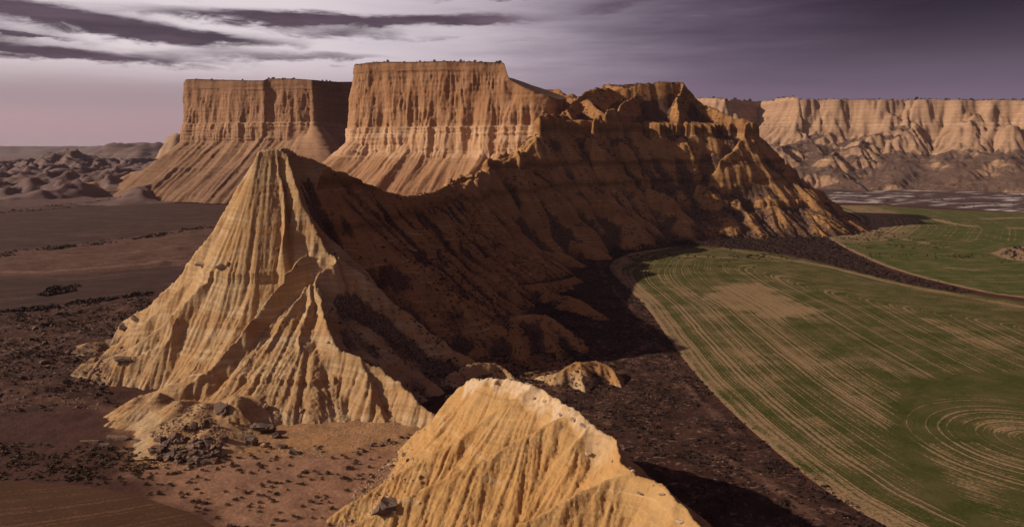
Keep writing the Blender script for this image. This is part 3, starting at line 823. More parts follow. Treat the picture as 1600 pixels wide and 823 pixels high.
# ------------------------------------------------------------------ cliffs
def mesa(name, rim, base, label, cliff_base, zled, mat, du=1.1, seed=0, cap=9.0, vegcap=0.5, flute=2.0, back_from=None, skirts=()):
    P = np.array([at(*p) if len(p) == 3 else p[:3] for p in rim])
    P[:, 2] = np.minimum(P[:, 2], P[P[:, 1] < back_from][:, 2].max())
    A2 = np.sum(P[:, 0] * np.roll(P[:, 1], -1) - np.roll(P[:, 0], -1) * P[:, 1])
    if A2 < 0: P = P[::-1]
    P = np.vstack([P, P[:1]])
    pts = []
    for a, b in zip(P[:-1], P[1:]):
        L = np.hypot(*(b - a)[:2]); rear = min(a[1], b[1]) > back_from
        n = max(1, int(L / (du * (6 if rear else 1))))
        for i in range(n): pts.append(a + (b - a) * i / n)
    P = np.array(pts)
    for _ in range(3):
        P = (np.roll(P, 1, 0) + 2 * P + np.roll(P, -1, 0)) / 4
    T = np.roll(P, -1, 0) - np.roll(P, 1, 0)
    N = np.stack([T[:, 1], -T[:, 0]], 1); N /= np.linalg.norm(N, axis=1)[:, None] + 1e-9
    def sm(N, k):
        for _ in range(k):
            N = (np.roll(N, 4, 0) + np.roll(N, 1, 0) + N + np.roll(N, -1, 0) + np.roll(N, -4, 0)) / 5
        return N / (np.linalg.norm(N, axis=1)[:, None] + 1e-9)
    Nc, Nt = sm(N, 4), sm(N, 60)
    s = np.concatenate([[0], np.cumsum(np.hypot(*np.diff(P[:, :2], axis=0).T))])
    zr = P[:, 2]
    ztop = zr.max()
    drops = np.concatenate([np.arange(0, ztop - cliff_base + 12, 1.25), np.arange(ztop - cliff_base + 12, ztop - base + 2, 2.2)])
    S, D = np.meshgrid(s, drops)
    ZR = np.broadcast_to(zr, S.shape)
    # lowered rims (the shoulder) keep the strata of the main wall
    Z = np.minimum(ZR, ztop - D + 0 * S)
    D = ZR - Z
    zc = cliff_base + 7 * fbm(S / 38, 0 * S + seed, 3, seed + 1) + 3 * perlin(S / 9, 0 * S, seed + 2)
    for sx_, sy_, sr_, sh_ in skirts:      # places where scree climbs high up the wall
        zc = zc + sh_ * np.exp(-((P[None, :, 0] - sx_) ** 2 + (P[None, :, 1] - sy_) ** 2) / sr_ ** 2)
    ramp_ = sstep(D, cap * 0.6, cap * 2.2)
    off = 0.10 * D
    off = off + 2.4 * sstep(zled - Z, -0.6, 0.8) + 0.06 * np.clip(zled - Z, 0, 100)
    off = off - 0.7 * sstep(D, cap, cap + 1.5)                    # the cap rock overhangs a little
    big = 5.5 * fbm(S / 46, Z / 160, 3, seed + 3) + 2.6 * fbm(S / 16, Z / 90, 2, seed + 9)
    S0 = S
    S = S + 5.0 * fbm(S0 / 19, Z / 120, 3, seed + 20)
    fl = np.abs(perlin(S / 4.6 + 0.5 * perlin(S / 20, Z / 18, seed + 5), Z / 75, seed + 4))
    fl2 = np.abs(perlin(S / 2.2, Z / 30, seed + 6))
    patch = sstep(fbm(S / 30, Z / 40, 2, seed + 7), -0.3, 0.5)
    deep = sstep(perlin(S0 / 13, Z / 300, seed + 21), 0.30, 0.48) * sstep(fbm(S0 / 50, Z / 50, 2, seed + 22), -0.4, 0.3)
    off = off - 2.6 * deep * ramp_ * sstep(zc - 2 - Z, 0, -10)
    off = off + big * (0.5 + 0.5 * ramp_) + ramp_ * flute * (0.4 + patch) * (1.5 * np.sqrt(fl + 0.01) - 0.8 + 0.7 * np.sqrt(fl2 + 0.01)) - 1.1 * ramp_ * np.exp(-(perlin(S / 8, Z / 200, seed + 25) / 0.05) ** 2)
    low = sstep(zled + 2 - Z, 0, 3)
    strata = perlin(Z / 2.6 + 0.4 * perlin(S / 30, Z * 0, seed + 8), S / 120, seed + 8)
    off = off + (0.45 + 0.9 * low) * strata + 0.45 * fbm(S / 2.2, Z / 6, 3, seed + 10)
    below = np.clip(zc - Z, 0, 200)
    tal = sstep(zc - Z, 0, 6)
    off = off + below * 1.02 + 0.0022 * below ** 2
    wig = S / 7 + 0.9 * fbm(S / 25, Z / 30, 2, seed + 11)
    tp = 0.25 + sstep(fbm(S0 / 40, Z / 35, 3, seed + 23), -0.3, 0.5)
    off = off + tal * (0.85 * tp * np.abs(perlin(wig * 1.3, Z / 90, seed + 12)) + 0.8 * tp * np.abs(perlin(S / 2.8, Z / 30, seed + 13)) + 5 * fbm(S / 40, Z / 60, 3, seed + 14) * sstep(below, 0, 30))
    w = sstep(zc - Z, -10, 30)[..., None]
    NN = Nc[None] * (1 - w) + Nt[None] * w
    NN /= np.linalg.norm(NN, axis=-1, keepdims=True) + 1e-9
    PX = P[None, :, 0] + NN[..., 0] * off; PY = P[None, :, 1] + NN[..., 1] * off
    nr, nc = S.shape
    idx = np.arange(nr * nc).reshape(nr, nc); nxt = np.roll(idx, -1, 1)
    Q = np.stack([idx[:-1], idx[1:], nxt[1:], nxt[:-1]], -1).reshape(-1, 4)
    # drop the zero-height rows above a lowered rim
    zf = Z.ravel()
    Q = Q[(zf[Q].max(1) - zf[Q].min(1)) > 1e-4]
    PZ = Z + 0.25 * fbm(S / 5, Z / 5, 2, seed + 15) * sstep(D, 0, 2)
    V = np.stack([PX.ravel(), PY.ravel(), PZ.ravel()], 1)
    # flat top: rings that shrink towards the middle
    c0 = P.mean(0)
    rings = [np.stack([PX[0], PY[0], PZ[0]], 1)]
    ringV = []; off_i = nr * nc
    prev = idx[0]
    for f in (0.93, 0.75, 0.5, 0.25, 0.02):
        rg = c0[None] + (rings[0] - c0[None]) * f
        rg[:, 2] = rings[0][:, 2] * 0.5 + rg[:, 2] * 0.5 + 0.6
        cur = np.arange(off_i, off_i + nc); off_i += nc
        ringV.append(rg)
        Q = np.vstack([Q, np.stack([cur, prev, np.roll(prev, -1), np.roll(cur, -1)], -1)])
        prev = cur
    V = np.vstack([V] + ringV)
    veg = np.full(len(V), 0.10, F32)
    veg[:nr * nc] = (0.08 + 0.30 * tal * sstep(fbm(S / 14, Z / 60, 4, seed + 16) + 0.25 * sstep(zc - Z, 15, 70), 0.0, 0.6) + vegcap * sstep(D, 3.0, 0.3)).ravel()
    veg[nr * nc:] = 0.6
    row_t = np.concatenate([np.where(zc - Z > 3, 2, np.where(D < cap, 0, 1)).ravel(), np.zeros(len(V) - nr * nc, int)])
    pick = np.median(row_t[Q], axis=1).astype(int)
    def part(nm, k, parent=None, **kw):
        q = Q[pick == k]; used = np.unique(q); mp = np.zeros(len(V), np.int64); mp[used] = np.arange(len(used))
        return link(nm, raw_mesh(nm, V[used], mp[q], {'veg': veg[used]}), mat, parent=parent, **kw)
    o = part(name, 1, kind='structure', label=label)
    part('cap_rock', 0, o); part('scree_slope', 2, o)
    return P, o

rim1, _ = mesa('mesa', [(558, 101, 905), (585, 97, 890), (640, 97, 866), (700, 96, 845), (745, 97, 830), (788, 98, 820), (791, 104, 818), (794, 121, 816), (803, 128, 813), (835, 143, 800), (858, 150, 796), (868, 156, 804), (880, 156, 860),
       (885, 152, 930), (800, 122, 990), (700, 98, 1020), (620, 99, 1020), (560, 100, 980), (553, 101, 920)], 4.0, 'tall sunlit sandstone mesa with a vertical fluted front cliff in the middle of the view', 74.0, 101.0, M_mesa, seed=3, back_from=912, skirts=[tuple(at(560, 101, 905)[:2]) + (22, 14), tuple(at(700, 96, 845)[:2]) + (18, -6), tuple(at(640, 97, 866)[:2]) + (9, 10)])
rim2, _ = mesa('mesa', [(292, 124, 1345), (330, 125, 1315), (380, 126, 1275), (414, 126, 1258), (417, 123, 1262), (455, 123, 1242), (489, 125, 1225), (505, 127, 1290), (530, 129, 1360), (620, 128, 1390), (620, 124, 1600), (400, 124, 1650), (300, 125, 1600), (289, 125, 1420)], 2.0,
       'broad brown sandstone mesa at left, behind the pointed hill, with a square left edge', 88.0, 118.0, M_mesa2, du=1.6, seed=23, cap=14.0, back_from=1400, flute=2.4, skirts=[tuple(at(500, 125, 1235)[:2]) + (22, 30), tuple(at(530, 129, 1330)[:2]) + (50, 30), tuple(at(416, 124, 1260)[:2]) + (14, 14)])

# ------------------------------------------------------------------ escarpment on the right horizon
DXE = 2.9
Xe, Ye = mgrid(330, 1750, 1250, 2250, DXE)
rimE = [at(*p) for p in [(1040, 153, 2150), (1085, 153, 2050), (1128, 153, 1960), (1140, 155, 1965), (1165, 158, 2100), (1196, 159, 2120), (1225, 158, 1930), (1260, 156, 1880), (1330, 156, 1850), (1400, 156, 1790), (1460, 156, 1780),
         (1520, 156, 1720), (1600, 156, 1680), (1800, 155, 1600), (2100, 155, 1500)]]
wx = Xe + 14 * fbm(Xe / 70, Ye / 70, 4, 101); wy = Ye + 22 * fbm(Xe / 70, Ye / 70, 4, 105)
polyE = [p[:2] for p in rimE] + [(2600, 3000), (300, 3000)]
dE = sdist(wx, wy, polyE)
zE = np.interp(Xe.ravel(), [p[0] for p in rimE], [p[2] for p in rimE]).reshape(Xe.shape)
out = np.clip(-dE, 0, 2000)
He = np.where(dE > 0, zE + 0.2, zE - prof(out, 2.0, 0.34, 46.0))
spE = []
for (px, py, Yr), (qx, qy, Yf) in [((1390, 195, 1780), (1290, 240, 1640)), ((1290, 205, 1850), (1215, 225, 1700))]:
    He = smax(He, crest(wx, wy, [at(px, py, Yr), at((px + qx) / 2, (py + qy) / 2 + 6, (Yr + Yf) / 2), at(qx, qy + 6, Yf)], 0.75, 0.5, 25), 10)
He0 = He
inn_ = sstep(dE, 4, -8)
He = rills(He, Xe, Ye, DXE, 55.0, 6.0, 33, 0.3, 3.0, step=2.0, smin=0.3, smaxv=0.9, mask=inn_)
He = rills(He, Xe, Ye, DXE, 22.0, 5.0, 34, 0.4, 7.0, smin=0.25, smaxv=0.8, mask=inn_)
He = rills(He, Xe, Ye, DXE, 11.0, 2.8, 35, 0.5, 10.0, smin=0.2, smaxv=0.7, mask=inn_)
He = rills(He, Xe, Ye, DXE, 6.5, 1.2, 36, 0.6, 12.0, smin=0.2, smaxv=0.7, mask=inn_)
He = terrace(He, 118 + 3 * fbm(Xe / 120, Ye / 120, 2, 111), 5.0, 0.8)
He = terrace(He, 60 + 3 * fbm(Xe / 120, Ye / 120, 2, 112), 4.0, 0.7)
He = smax(He, np.float32(-6.0), 8.0)
ge = ground_z(Xe, Ye)
slE = np.hypot(*np.gradient(blur(He0, 3), DXE))
vegE = 0.20 + 0.42 * sstep(slE, 0.75, 0.45) + 0.10 * fbm(Xe / 80, Ye / 80, 3, 115) + 0.5 * sstep(dE, 0, 4) - 0.15 * sstep(He, 90, 130) * (dE < 0)
link('escarpment', grid_mesh('escarpment', Xe, Ye, He, cell(He - ge) > -1.0, {'veg': vegE}), M_scarp, kind='structure', label='long pale gullied escarpment with bushes along its rim, closing the plain at right')
SCARP = Field(Xe, Ye, He)

# ------------------------------------------------------------------ badlands and plateaus on the left horizon
def badland(name, x0, x1, y0, y1, dx, crests, lam, amp, mat, label, seed, s=(0.7, 0.35), ter=(), ramp=False):
    X_, Y_ = mgrid(x0, x1, y0, y1, dx)
    wx_ = X_ + lam * 0.35 * fbm(X_ / lam / 1.3, Y_ / lam / 1.3, 3, seed); wy_ = Y_ + lam * 0.35 * fbm(X_ / lam / 1.3, Y_ / lam / 1.3, 3, seed + 5)
    h = np.full(X_.shape, -40, F32)
    for c_ in crests:
        h = smax(h, crest(wx_, wy_, [at(*p) for p in c_], s[0], s[1], 50), lam * 0.05)
    if ramp:      # gullied ground that climbs slowly to the crests
        h = smax(h, 14 * sstep(Y_, 1050, 2000) * sstep(X_, -420, -620) - 1 + (27 * ridged(wx_ / 140, wy_ / 170, 4, seed + 8, 0.42) - 12) * sstep(Y_, 1060, 1300) * sstep(X_, -420, -560) - 8 * sstep(X_, -560, -440), 2.5)
    h = rills(h, X_, Y_, dx, lam, amp, seed, 0.35, 4.0, smin=0.04, smaxv=0.4)
    h = rills(h, X_, Y_, dx, lam / 2.1, abs(amp) * 0.5, seed + 1, 0.5, 6.0, smin=0.04, smaxv=0.4)
    h = rills(h, X_, Y_, dx, lam / 4.3, abs(amp) * 0.3, seed + 2, 0.6, 7.0, smin=0.04, smaxv=0.4)
    for z_ in ter: h = terrace(h, z_ + 2 * fbm(X_ / 90, Y_ / 90, 2, seed + 3), 3.0, 0.9)
    h = smax(h, np.float32(-7), 8.0)
    v_ = 0.24 + 0.2 * fbm(X_ / 120, Y_ / 120, 3, seed + 4)
    link(name, grid_mesh(name, X_, Y_, h, cell(h - ground_z(X_, Y_)) > -1.5, {'veg': v_}), mat, kind='structure', label=label)
    return Field(X_, Y_, h)

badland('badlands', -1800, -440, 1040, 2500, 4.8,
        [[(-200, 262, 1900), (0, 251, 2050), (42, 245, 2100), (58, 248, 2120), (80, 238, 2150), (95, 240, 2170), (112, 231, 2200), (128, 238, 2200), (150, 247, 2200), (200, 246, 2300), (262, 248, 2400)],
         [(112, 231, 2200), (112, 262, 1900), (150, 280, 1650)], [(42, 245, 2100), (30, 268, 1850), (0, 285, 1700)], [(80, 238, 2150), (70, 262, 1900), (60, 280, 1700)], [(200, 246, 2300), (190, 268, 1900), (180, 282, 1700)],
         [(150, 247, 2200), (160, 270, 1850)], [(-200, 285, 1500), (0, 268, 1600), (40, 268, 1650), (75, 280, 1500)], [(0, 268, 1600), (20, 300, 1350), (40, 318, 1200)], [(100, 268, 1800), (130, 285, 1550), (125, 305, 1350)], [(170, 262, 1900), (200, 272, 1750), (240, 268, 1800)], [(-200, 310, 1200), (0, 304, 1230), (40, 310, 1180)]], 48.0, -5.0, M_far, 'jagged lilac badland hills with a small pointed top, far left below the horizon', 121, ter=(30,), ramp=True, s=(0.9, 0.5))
badland('badlands', -900, -440, 1130, 1500, 3.0,
        [[(48, 318, 1060 + 130), (85, 303, 1200), (112, 297, 1230), (150, 299, 1260), (195, 293, 1300)], [(112, 286, 1330), (140, 283, 1340), (200, 284, 1370), (235, 281, 1380)], [(205, 270, 1420), (240, 264, 1430), (275, 255, 1400)]],
        30.0, -3.0, M_scarp, 'low tan badland spurs at the foot of the left mesa, beyond the ploughed field', 141, ter=(14, 24))
badland('mesa', -2150, -1280, 3000, 4100, 12.0, [[(140, 246, 3500), (168, 230, 3500), (180, 224, 3480), (235, 223, 3480), (255, 232, 3520), (275, 243, 3560)], [(180, 224, 3480), (235, 223, 3480)]], 110.0, 8.0, M_far,
        'small dark flat topped mesa on the left horizon, right of the pointed badland hill', 161, s=(0.8, 0.3))
badland('mesa', -1700, -1150, 2500, 3400, 10.0, [[(262, 215, 2850), (270, 207, 2850), (290, 204, 2850), (330, 204, 2900)]], 60.0, 8.0, M_scarp, 'lilac block of cliff peeping out behind the left mesa', 171, s=(2.2, 0.6))
badland('plateau', -9000, -2600, 7600, 10500, 45.0, [[(-400, 229, 8200), (0, 228, 8600), (80, 228, 8700), (180, 227, 8800), (330, 228, 9000)], [(-400, 229, 9500), (330, 228, 9800)]], 500.0, 18.0, M_far, 'long flat bluish plateau on the far left horizon', 181, s=(0.5, 0.25))

# ------------------------------------------------------------------ crop fields
def field_mesh(name, P, dx, z, rowfun, extra=None, bbox=None, grow=1.0):
    xs = [p[0] for p in P]; ys = [p[1] for p in P]
    x0, x1, y0, y1 = bbox or (min(xs), max(xs), min(ys), max(ys))
    X_, Y_ = mgrid(x0 - dx, x1 + dx, y0 - dx, y1 + dx, dx)
    d = sdist(X_, Y_, P)
    # pull the vertices just outside onto the outline so that the edge is clean
    eps = 0.5
    gy_, gx_ = np.gradient(d, dx); gl = np.hypot(gx_, gy_) + 1e-6
    edge = (d < 0) & (d > -1.5 * dx)
    Xo = np.where(edge, X_ - gx_ / gl * d, X_); Yo = np.where(edge, Y_ - gy_ / gl * d, Y_)
    ok = d > -1.5 * dx
    inn = d > 0
    keep = cell(inn.astype(F32)) > 0.5
    keep &= ok[:-1, :-1] & ok[1:, :-1] & ok[:-1, 1:] & ok[1:, 1:]
    row = rowfun(Xo, Yo)
    Z_ = z + 0.05 * fbm(Xo / 20, Yo / 20, 2, 5) - 0.12 * sstep(d, 1.5, 0.0)
    a = {'row': row, 'edge': np.maximum(d, 0)}
    if extra: a.update(extra(Xo, Yo, d))
    return grid_mesh(name, Xo, Yo, Z_, keep, a)

left_edge = [gnd(*p) for p in [(1050, 386), (1000, 392), (972, 402), (960, 418), (978, 446), (1012, 478), (1047, 530), (1094, 592), (1164, 662), (1234, 722), (1314, 782), (1394, 826), (1560, 905)]]
top_edge = [gnd(*p) for p in [(960, 412), (985, 396), (1050, 385), (1130, 386), (1230, 398), (1300, 415), (1400, 440), (1500, 457), (1605, 472), (1800, 500)]]
SW = gnd(1625, 690)
SWa = [gnd(*p) for p in [(1405, 660), (1440, 605), (1500, 585), (1700, 590), (1900, 700), (1800, 900), (1560, 850), (1470, 780), (1420, 720)]]
def rows_main(X_, Y_):
    d1 = sdist(X_, Y_, left_edge, closed=False); d2 = sdist(X_, Y_, top_edge, closed=False)
    k = 14.0
    d = -k * np.log(np.exp(-d1 / k) + np.exp(-d2 / (k * 1.0)) + 1e-12)
    d = d + (d1 - d) * sstep(d, 12, 70) * 0.9
    sw = sdist(X_, Y_, SWa)
    ex = np.hypot((X_ - SW[0]) * 1.0, (Y_ - SW[1]) * 0.9)
    return np.where(sw > 0, 300 + ex, d)
def extra_main(X_, Y_, d):
    bare = sstep(sdist(X_, Y_, G((1098, 458), (1130, 446), (1190, 442), (1280, 490), (1215, 502), (1170, 492), (1115, 480))) + 8 * fbm(X_ / 14, Y_ / 14, 3, 7), -5, 7) * 0.62
    left = sdist(X_, Y_, left_edge, closed=False)
    edge_b = sstep(6 + 5 * fbm(X_ / 30, Y_ / 30, 3, 17) - left, -7, 7) * 0.6
    st = 0
    for ln, w_, a_ in (([(1180, 500), (1280, 575), (1400, 660)], 12, 0.32), ([(1250, 560), (1320, 610), (1400, 665)], 5, 0.30), ([(1060, 480), (1140, 570), (1240, 650), (1330, 720)], 10, 0.35), ([(1030, 430), (1100, 480), (1200, 590)], 8, 0.35),
                      ([(1310, 420), (1420, 448), (1600, 480)], 5, 0.5), ([(1130, 388), (1300, 418), (1400, 443)], 5, 0.5), ([(1450, 500), (1600, 560)], 6, 0.25), ([(980, 402), (1060, 400), (1130, 402)], 8, 0.35)):
        st = np.maximum(st, a_ * sstep(sdist(X_, Y_, [gnd(*p) for p in ln], closed=False), w_, w_ * 0.2))
    sw = sdist(X_, Y_, SWa)
    ang = np.degrees(np.arctan2(Y_ - SW[1], X_ - SW[0]))
    r_ = np.hypot(X_ - SW[0], Y_ - SW[1])
    swb = sstep(sw, 0, 4) * (0.5 * sstep(np.abs(((ang + 540) % 360) - 180 + 160), 45, 15) * sstep(r_, 12, 20) + 0.45 * sstep(np.abs(ang - 80), 70, 40) * sstep(r_, 4, 8) * sstep(r_, 30, 20))
    dark = 0.5 * sstep(np.abs(sw - 1), 7, 1) + 0.25 * sstep(sw, -1, 3)
    bend = sstep(fbm(X_ / 45, Y_ / 45, 3, 27), 0.1, 0.6) * 0.18
    return {'bare': np.clip(np.maximum.reduce([bare, edge_b, st + 0 * X_, swb]) + bend - dark, -0.4, 1.0), 'ang': ang}

def rows_second(X_, Y_):
    c = [gnd(*p) for p in [(1286, 368), (1320, 362), (1346, 350), (1345, 340), (1320, 328), (1250, 306)]]
    return sdist(X_, Y_, c, closed=False)
def extra_second(X_, Y_, d):
    b = 0.45 * sstep(55 - rows_second(X_, Y_), -20, 20) * sstep(rows_second(X_, Y_), 2, 12)
    b = np.maximum(b, 0.8 * sstep(d, 5, 1))
    for ln, w_, a_ in (([(1455, 342), (1490, 350), (1520, 354)], 7, 1.0), ([(1575, 356), (1610, 358)], 6, 1.0), ([(1400, 372), (1445, 380)], 5, 0.5), ([(1535, 342), (1620, 340)], 10, 0.5), ([(1460, 416), (1520, 422)], 4, 0.4)):
        b = np.maximum(b, a_ * sstep(sdist(X_, Y_, [gnd(*p) for p in ln], closed=False) + 3 * fbm(X_ / 12, Y_ / 12, 3, 7), w_, w_ * 0.3))
    b = np.maximum(b, sstep(-sdist(X_, Y_, P_island), 7, 1))
    return {'bare': b}

def crop_mat(name, row_w, g0, g1, soil, contrast=1.5):
    m, t, b = new_mat(name)
    pos = t.node('ShaderNodeNewGeometry').outputs['Position']
    row = t.math('ADD', attr(t, 'row'), t.math('MULTIPLY', t.noise(pos, 0.03, 2.0), 2.0))
    st = t.noise(None, 1.0 / row_w, 2.0, 0.7, '1D', row)
    lng = t.noise(None, 0.25 / row_w, 2.0, 0.5, '1D', t.math('ADD', row, 55.0))
    br = t.noise(pos, 0.07, 5.0, 0.65)
    fine = t.noise(pos, 1.3, 5.0, 0.75)
    v = t.math('ADD', t.math('MULTIPLY', t.math('SUBTRACT', st, 0.5), contrast), t.math('MULTIPLY', t.math('SUBTRACT', br, 0.5), 0.9))
    v = t.math('ADD', v, t.math('MULTIPLY', t.math('SUBTRACT', lng, 0.5), 0.6))
    v = t.math('ADD', v, t.math('MULTIPLY', t.math('SUBTRACT', fine, 0.5), 1.5))
    v = t.math('ADD', v, attr(t, 'bare'))
    green = t.mix(t.ss(fine, 0.3, 0.7), g0, g1)
    green = t.mix(t.ss(br, 0.35, 0.7, 0.0, 0.5), green, tuple(0.5 * (a_ + b_) for a_, b_ in zip(g0, soil)))
    c = t.mix(t.ss(v, 0.08, 0.62), green, t.mix(t.ss(fine, 0.35, 0.65), tuple(x * 0.75 for x in soil), tuple(min(1, x * 1.25) for x in soil)))
    t.put(b.inputs['Base Color'], c)
    bp = t.node('ShaderNodeBump'); bp.inputs['Strength'].default_value = 0.7; bp.inputs['Distance'].default_value = 0.25
    t.put(bp.inputs['Height'], t.math('ADD', st, t.math('MULTIPLY', fine, 0.8))); t.l.new(bp.outputs[0], b.inputs['Normal'])
    return m
M_crop = crop_mat('young_crop', 1.15, (0.033, 0.041, 0.005), (0.064, 0.068, 0.011), (0.27, 0.175, 0.095), 2.5)
M_crop2 = crop_mat('green_crop', 2.6, (0.036, 0.052, 0.005), (0.062, 0.076, 0.011), (0.27, 0.175, 0.10), 1.5)
M_plough = crop_mat('ploughed_soil', 4.5, (0.028, 0.011, 0.009), (0.044, 0.018, 0.013), (0.11, 0.052, 0.038), 2.4)
M_plough2 = crop_mat('ploughed_earth', 1.6, (0.05, 0.021, 0.009), (0.075, 0.033, 0.014), (0.125, 0.058, 0.028), 2.2)

link('field', field_mesh('field', P_green, 2.0, 0.16, rows_main, extra_main, bbox=(20, 420, 118, 640)), M_crop, kind='structure', label='large green crop field with curved sowing rows, in front of the shaded hillside')
link('field', field_mesh('field', P_green2, 3.0, 0.16, rows_second, extra_second, bbox=(150, 800, 380, 1100)), M_crop2, kind='structure', label='smaller green field behind the strip of scrub, below the escarpment')
def rows_line(a, b):
    a = gnd(*a); b = gnd(*b); n = np.array([-(b - a)[1], (b - a)[0]]); n /= np.hypot(*n)
    return lambda X_, Y_: (X_ - a[0]) * n[0] + (Y_ - a[1]) * n[1] + 3 * fbm(X_ / 60, Y_ / 60, 2, 3)
zero = lambda X_, Y_, d: {'bare': 0.35 * fbm(X_ / 60, Y_ / 25, 3, 9)}
link('field', field_mesh('field', P_plough1, 6.0, 0.12, rows_line((0, 360), (340, 330)), zero), M_plough, kind='structure', label='wide dark ploughed field left of the pointed hill, farther of two')
link('field', field_mesh('field', P_plough2, 3.0, 0.12, rows_line((0, 460), (250, 435)), zero), M_plough, kind='structure', label='narrow dark ploughed field left of the pointed hill, nearer of two')
link('field', field_mesh('field', P_corner, 1.5, 0.12, rows_line((0, 800), (240, 770)), zero, bbox=(-160, -40, 100, 190)), M_plough2, kind='structure', label='brown ploughed field in the bottom left corner beside the sandy flat')

# ------------------------------------------------------------------ where a photo pixel meets the land
def land(x, y):
    z = ground_z(np.atleast_1d(x), np.atleast_1d(y))
    return np.maximum.reduce([z, PEAK(x, y), NEAR(x, y), MASSIF(x, y)])

def hit(px, py):
    r = ray(px, py)
    ts = np.arange(100, 1200, 0.4)
    p = np.array([0, 0, CAM_H])[None] + r[None] * ts[:, None]
    i = np.nonzero(p[:, 2] <= land(p[:, 0], p[:, 1]))[0]
    return p[i[0]] if len(i) else gnd(px, py)

# ------------------------------------------------------------------ rocks
def rock_mesh(name, seed, sx, sy, sz, jag=0.28, sub=2):
    r = random.Random(seed)
    bm = bmesh.new()
    pts = [Vector((r.uniform(-1, 1), r.uniform(-1, 1), r.uniform(-1, 1))) for _ in range(16)]
    for p in pts:
        q = p.normalized() * (0.75 + 0.25 * r.random())
        q = Vector([math.copysign(abs(c) ** 0.7, c) for c in q])
        bm.verts.new((q.x * sx / 2, q.y * sy / 2, q.z * sz / 2))
    res = bmesh.ops.convex_hull(bm, input=bm.verts)
    bmesh.ops.delete(bm, geom=[v for v in bm.verts if not v.link_faces], context='VERTS')
    bmesh.ops.bevel(bm, geom=list(bm.edges), offset=0.05 * min(sx, sy, sz), segments=1, affect='EDGES')
    bmesh.ops.triangulate(bm, faces=bm.faces)
    bmesh.ops.subdivide_edges(bm, edges=[e for e in bm.edges if e.calc_length() > 0.25 * min(sx, sy, sz)], cuts=1, use_grid_fill=True)
    for v in bm.verts:
        d = float(fbm(np.array([v.co.x * 1.1 + seed]), np.array([v.co.y * 1.1 + v.co.z]), 2, seed % 50)[0])
        v.co += v.co.normalized() * d * jag * 0.8 * min(sx, sy, sz)
    me = bpy.data.meshes.new(name)
    bm.to_mesh(me); bm.free()
    return me

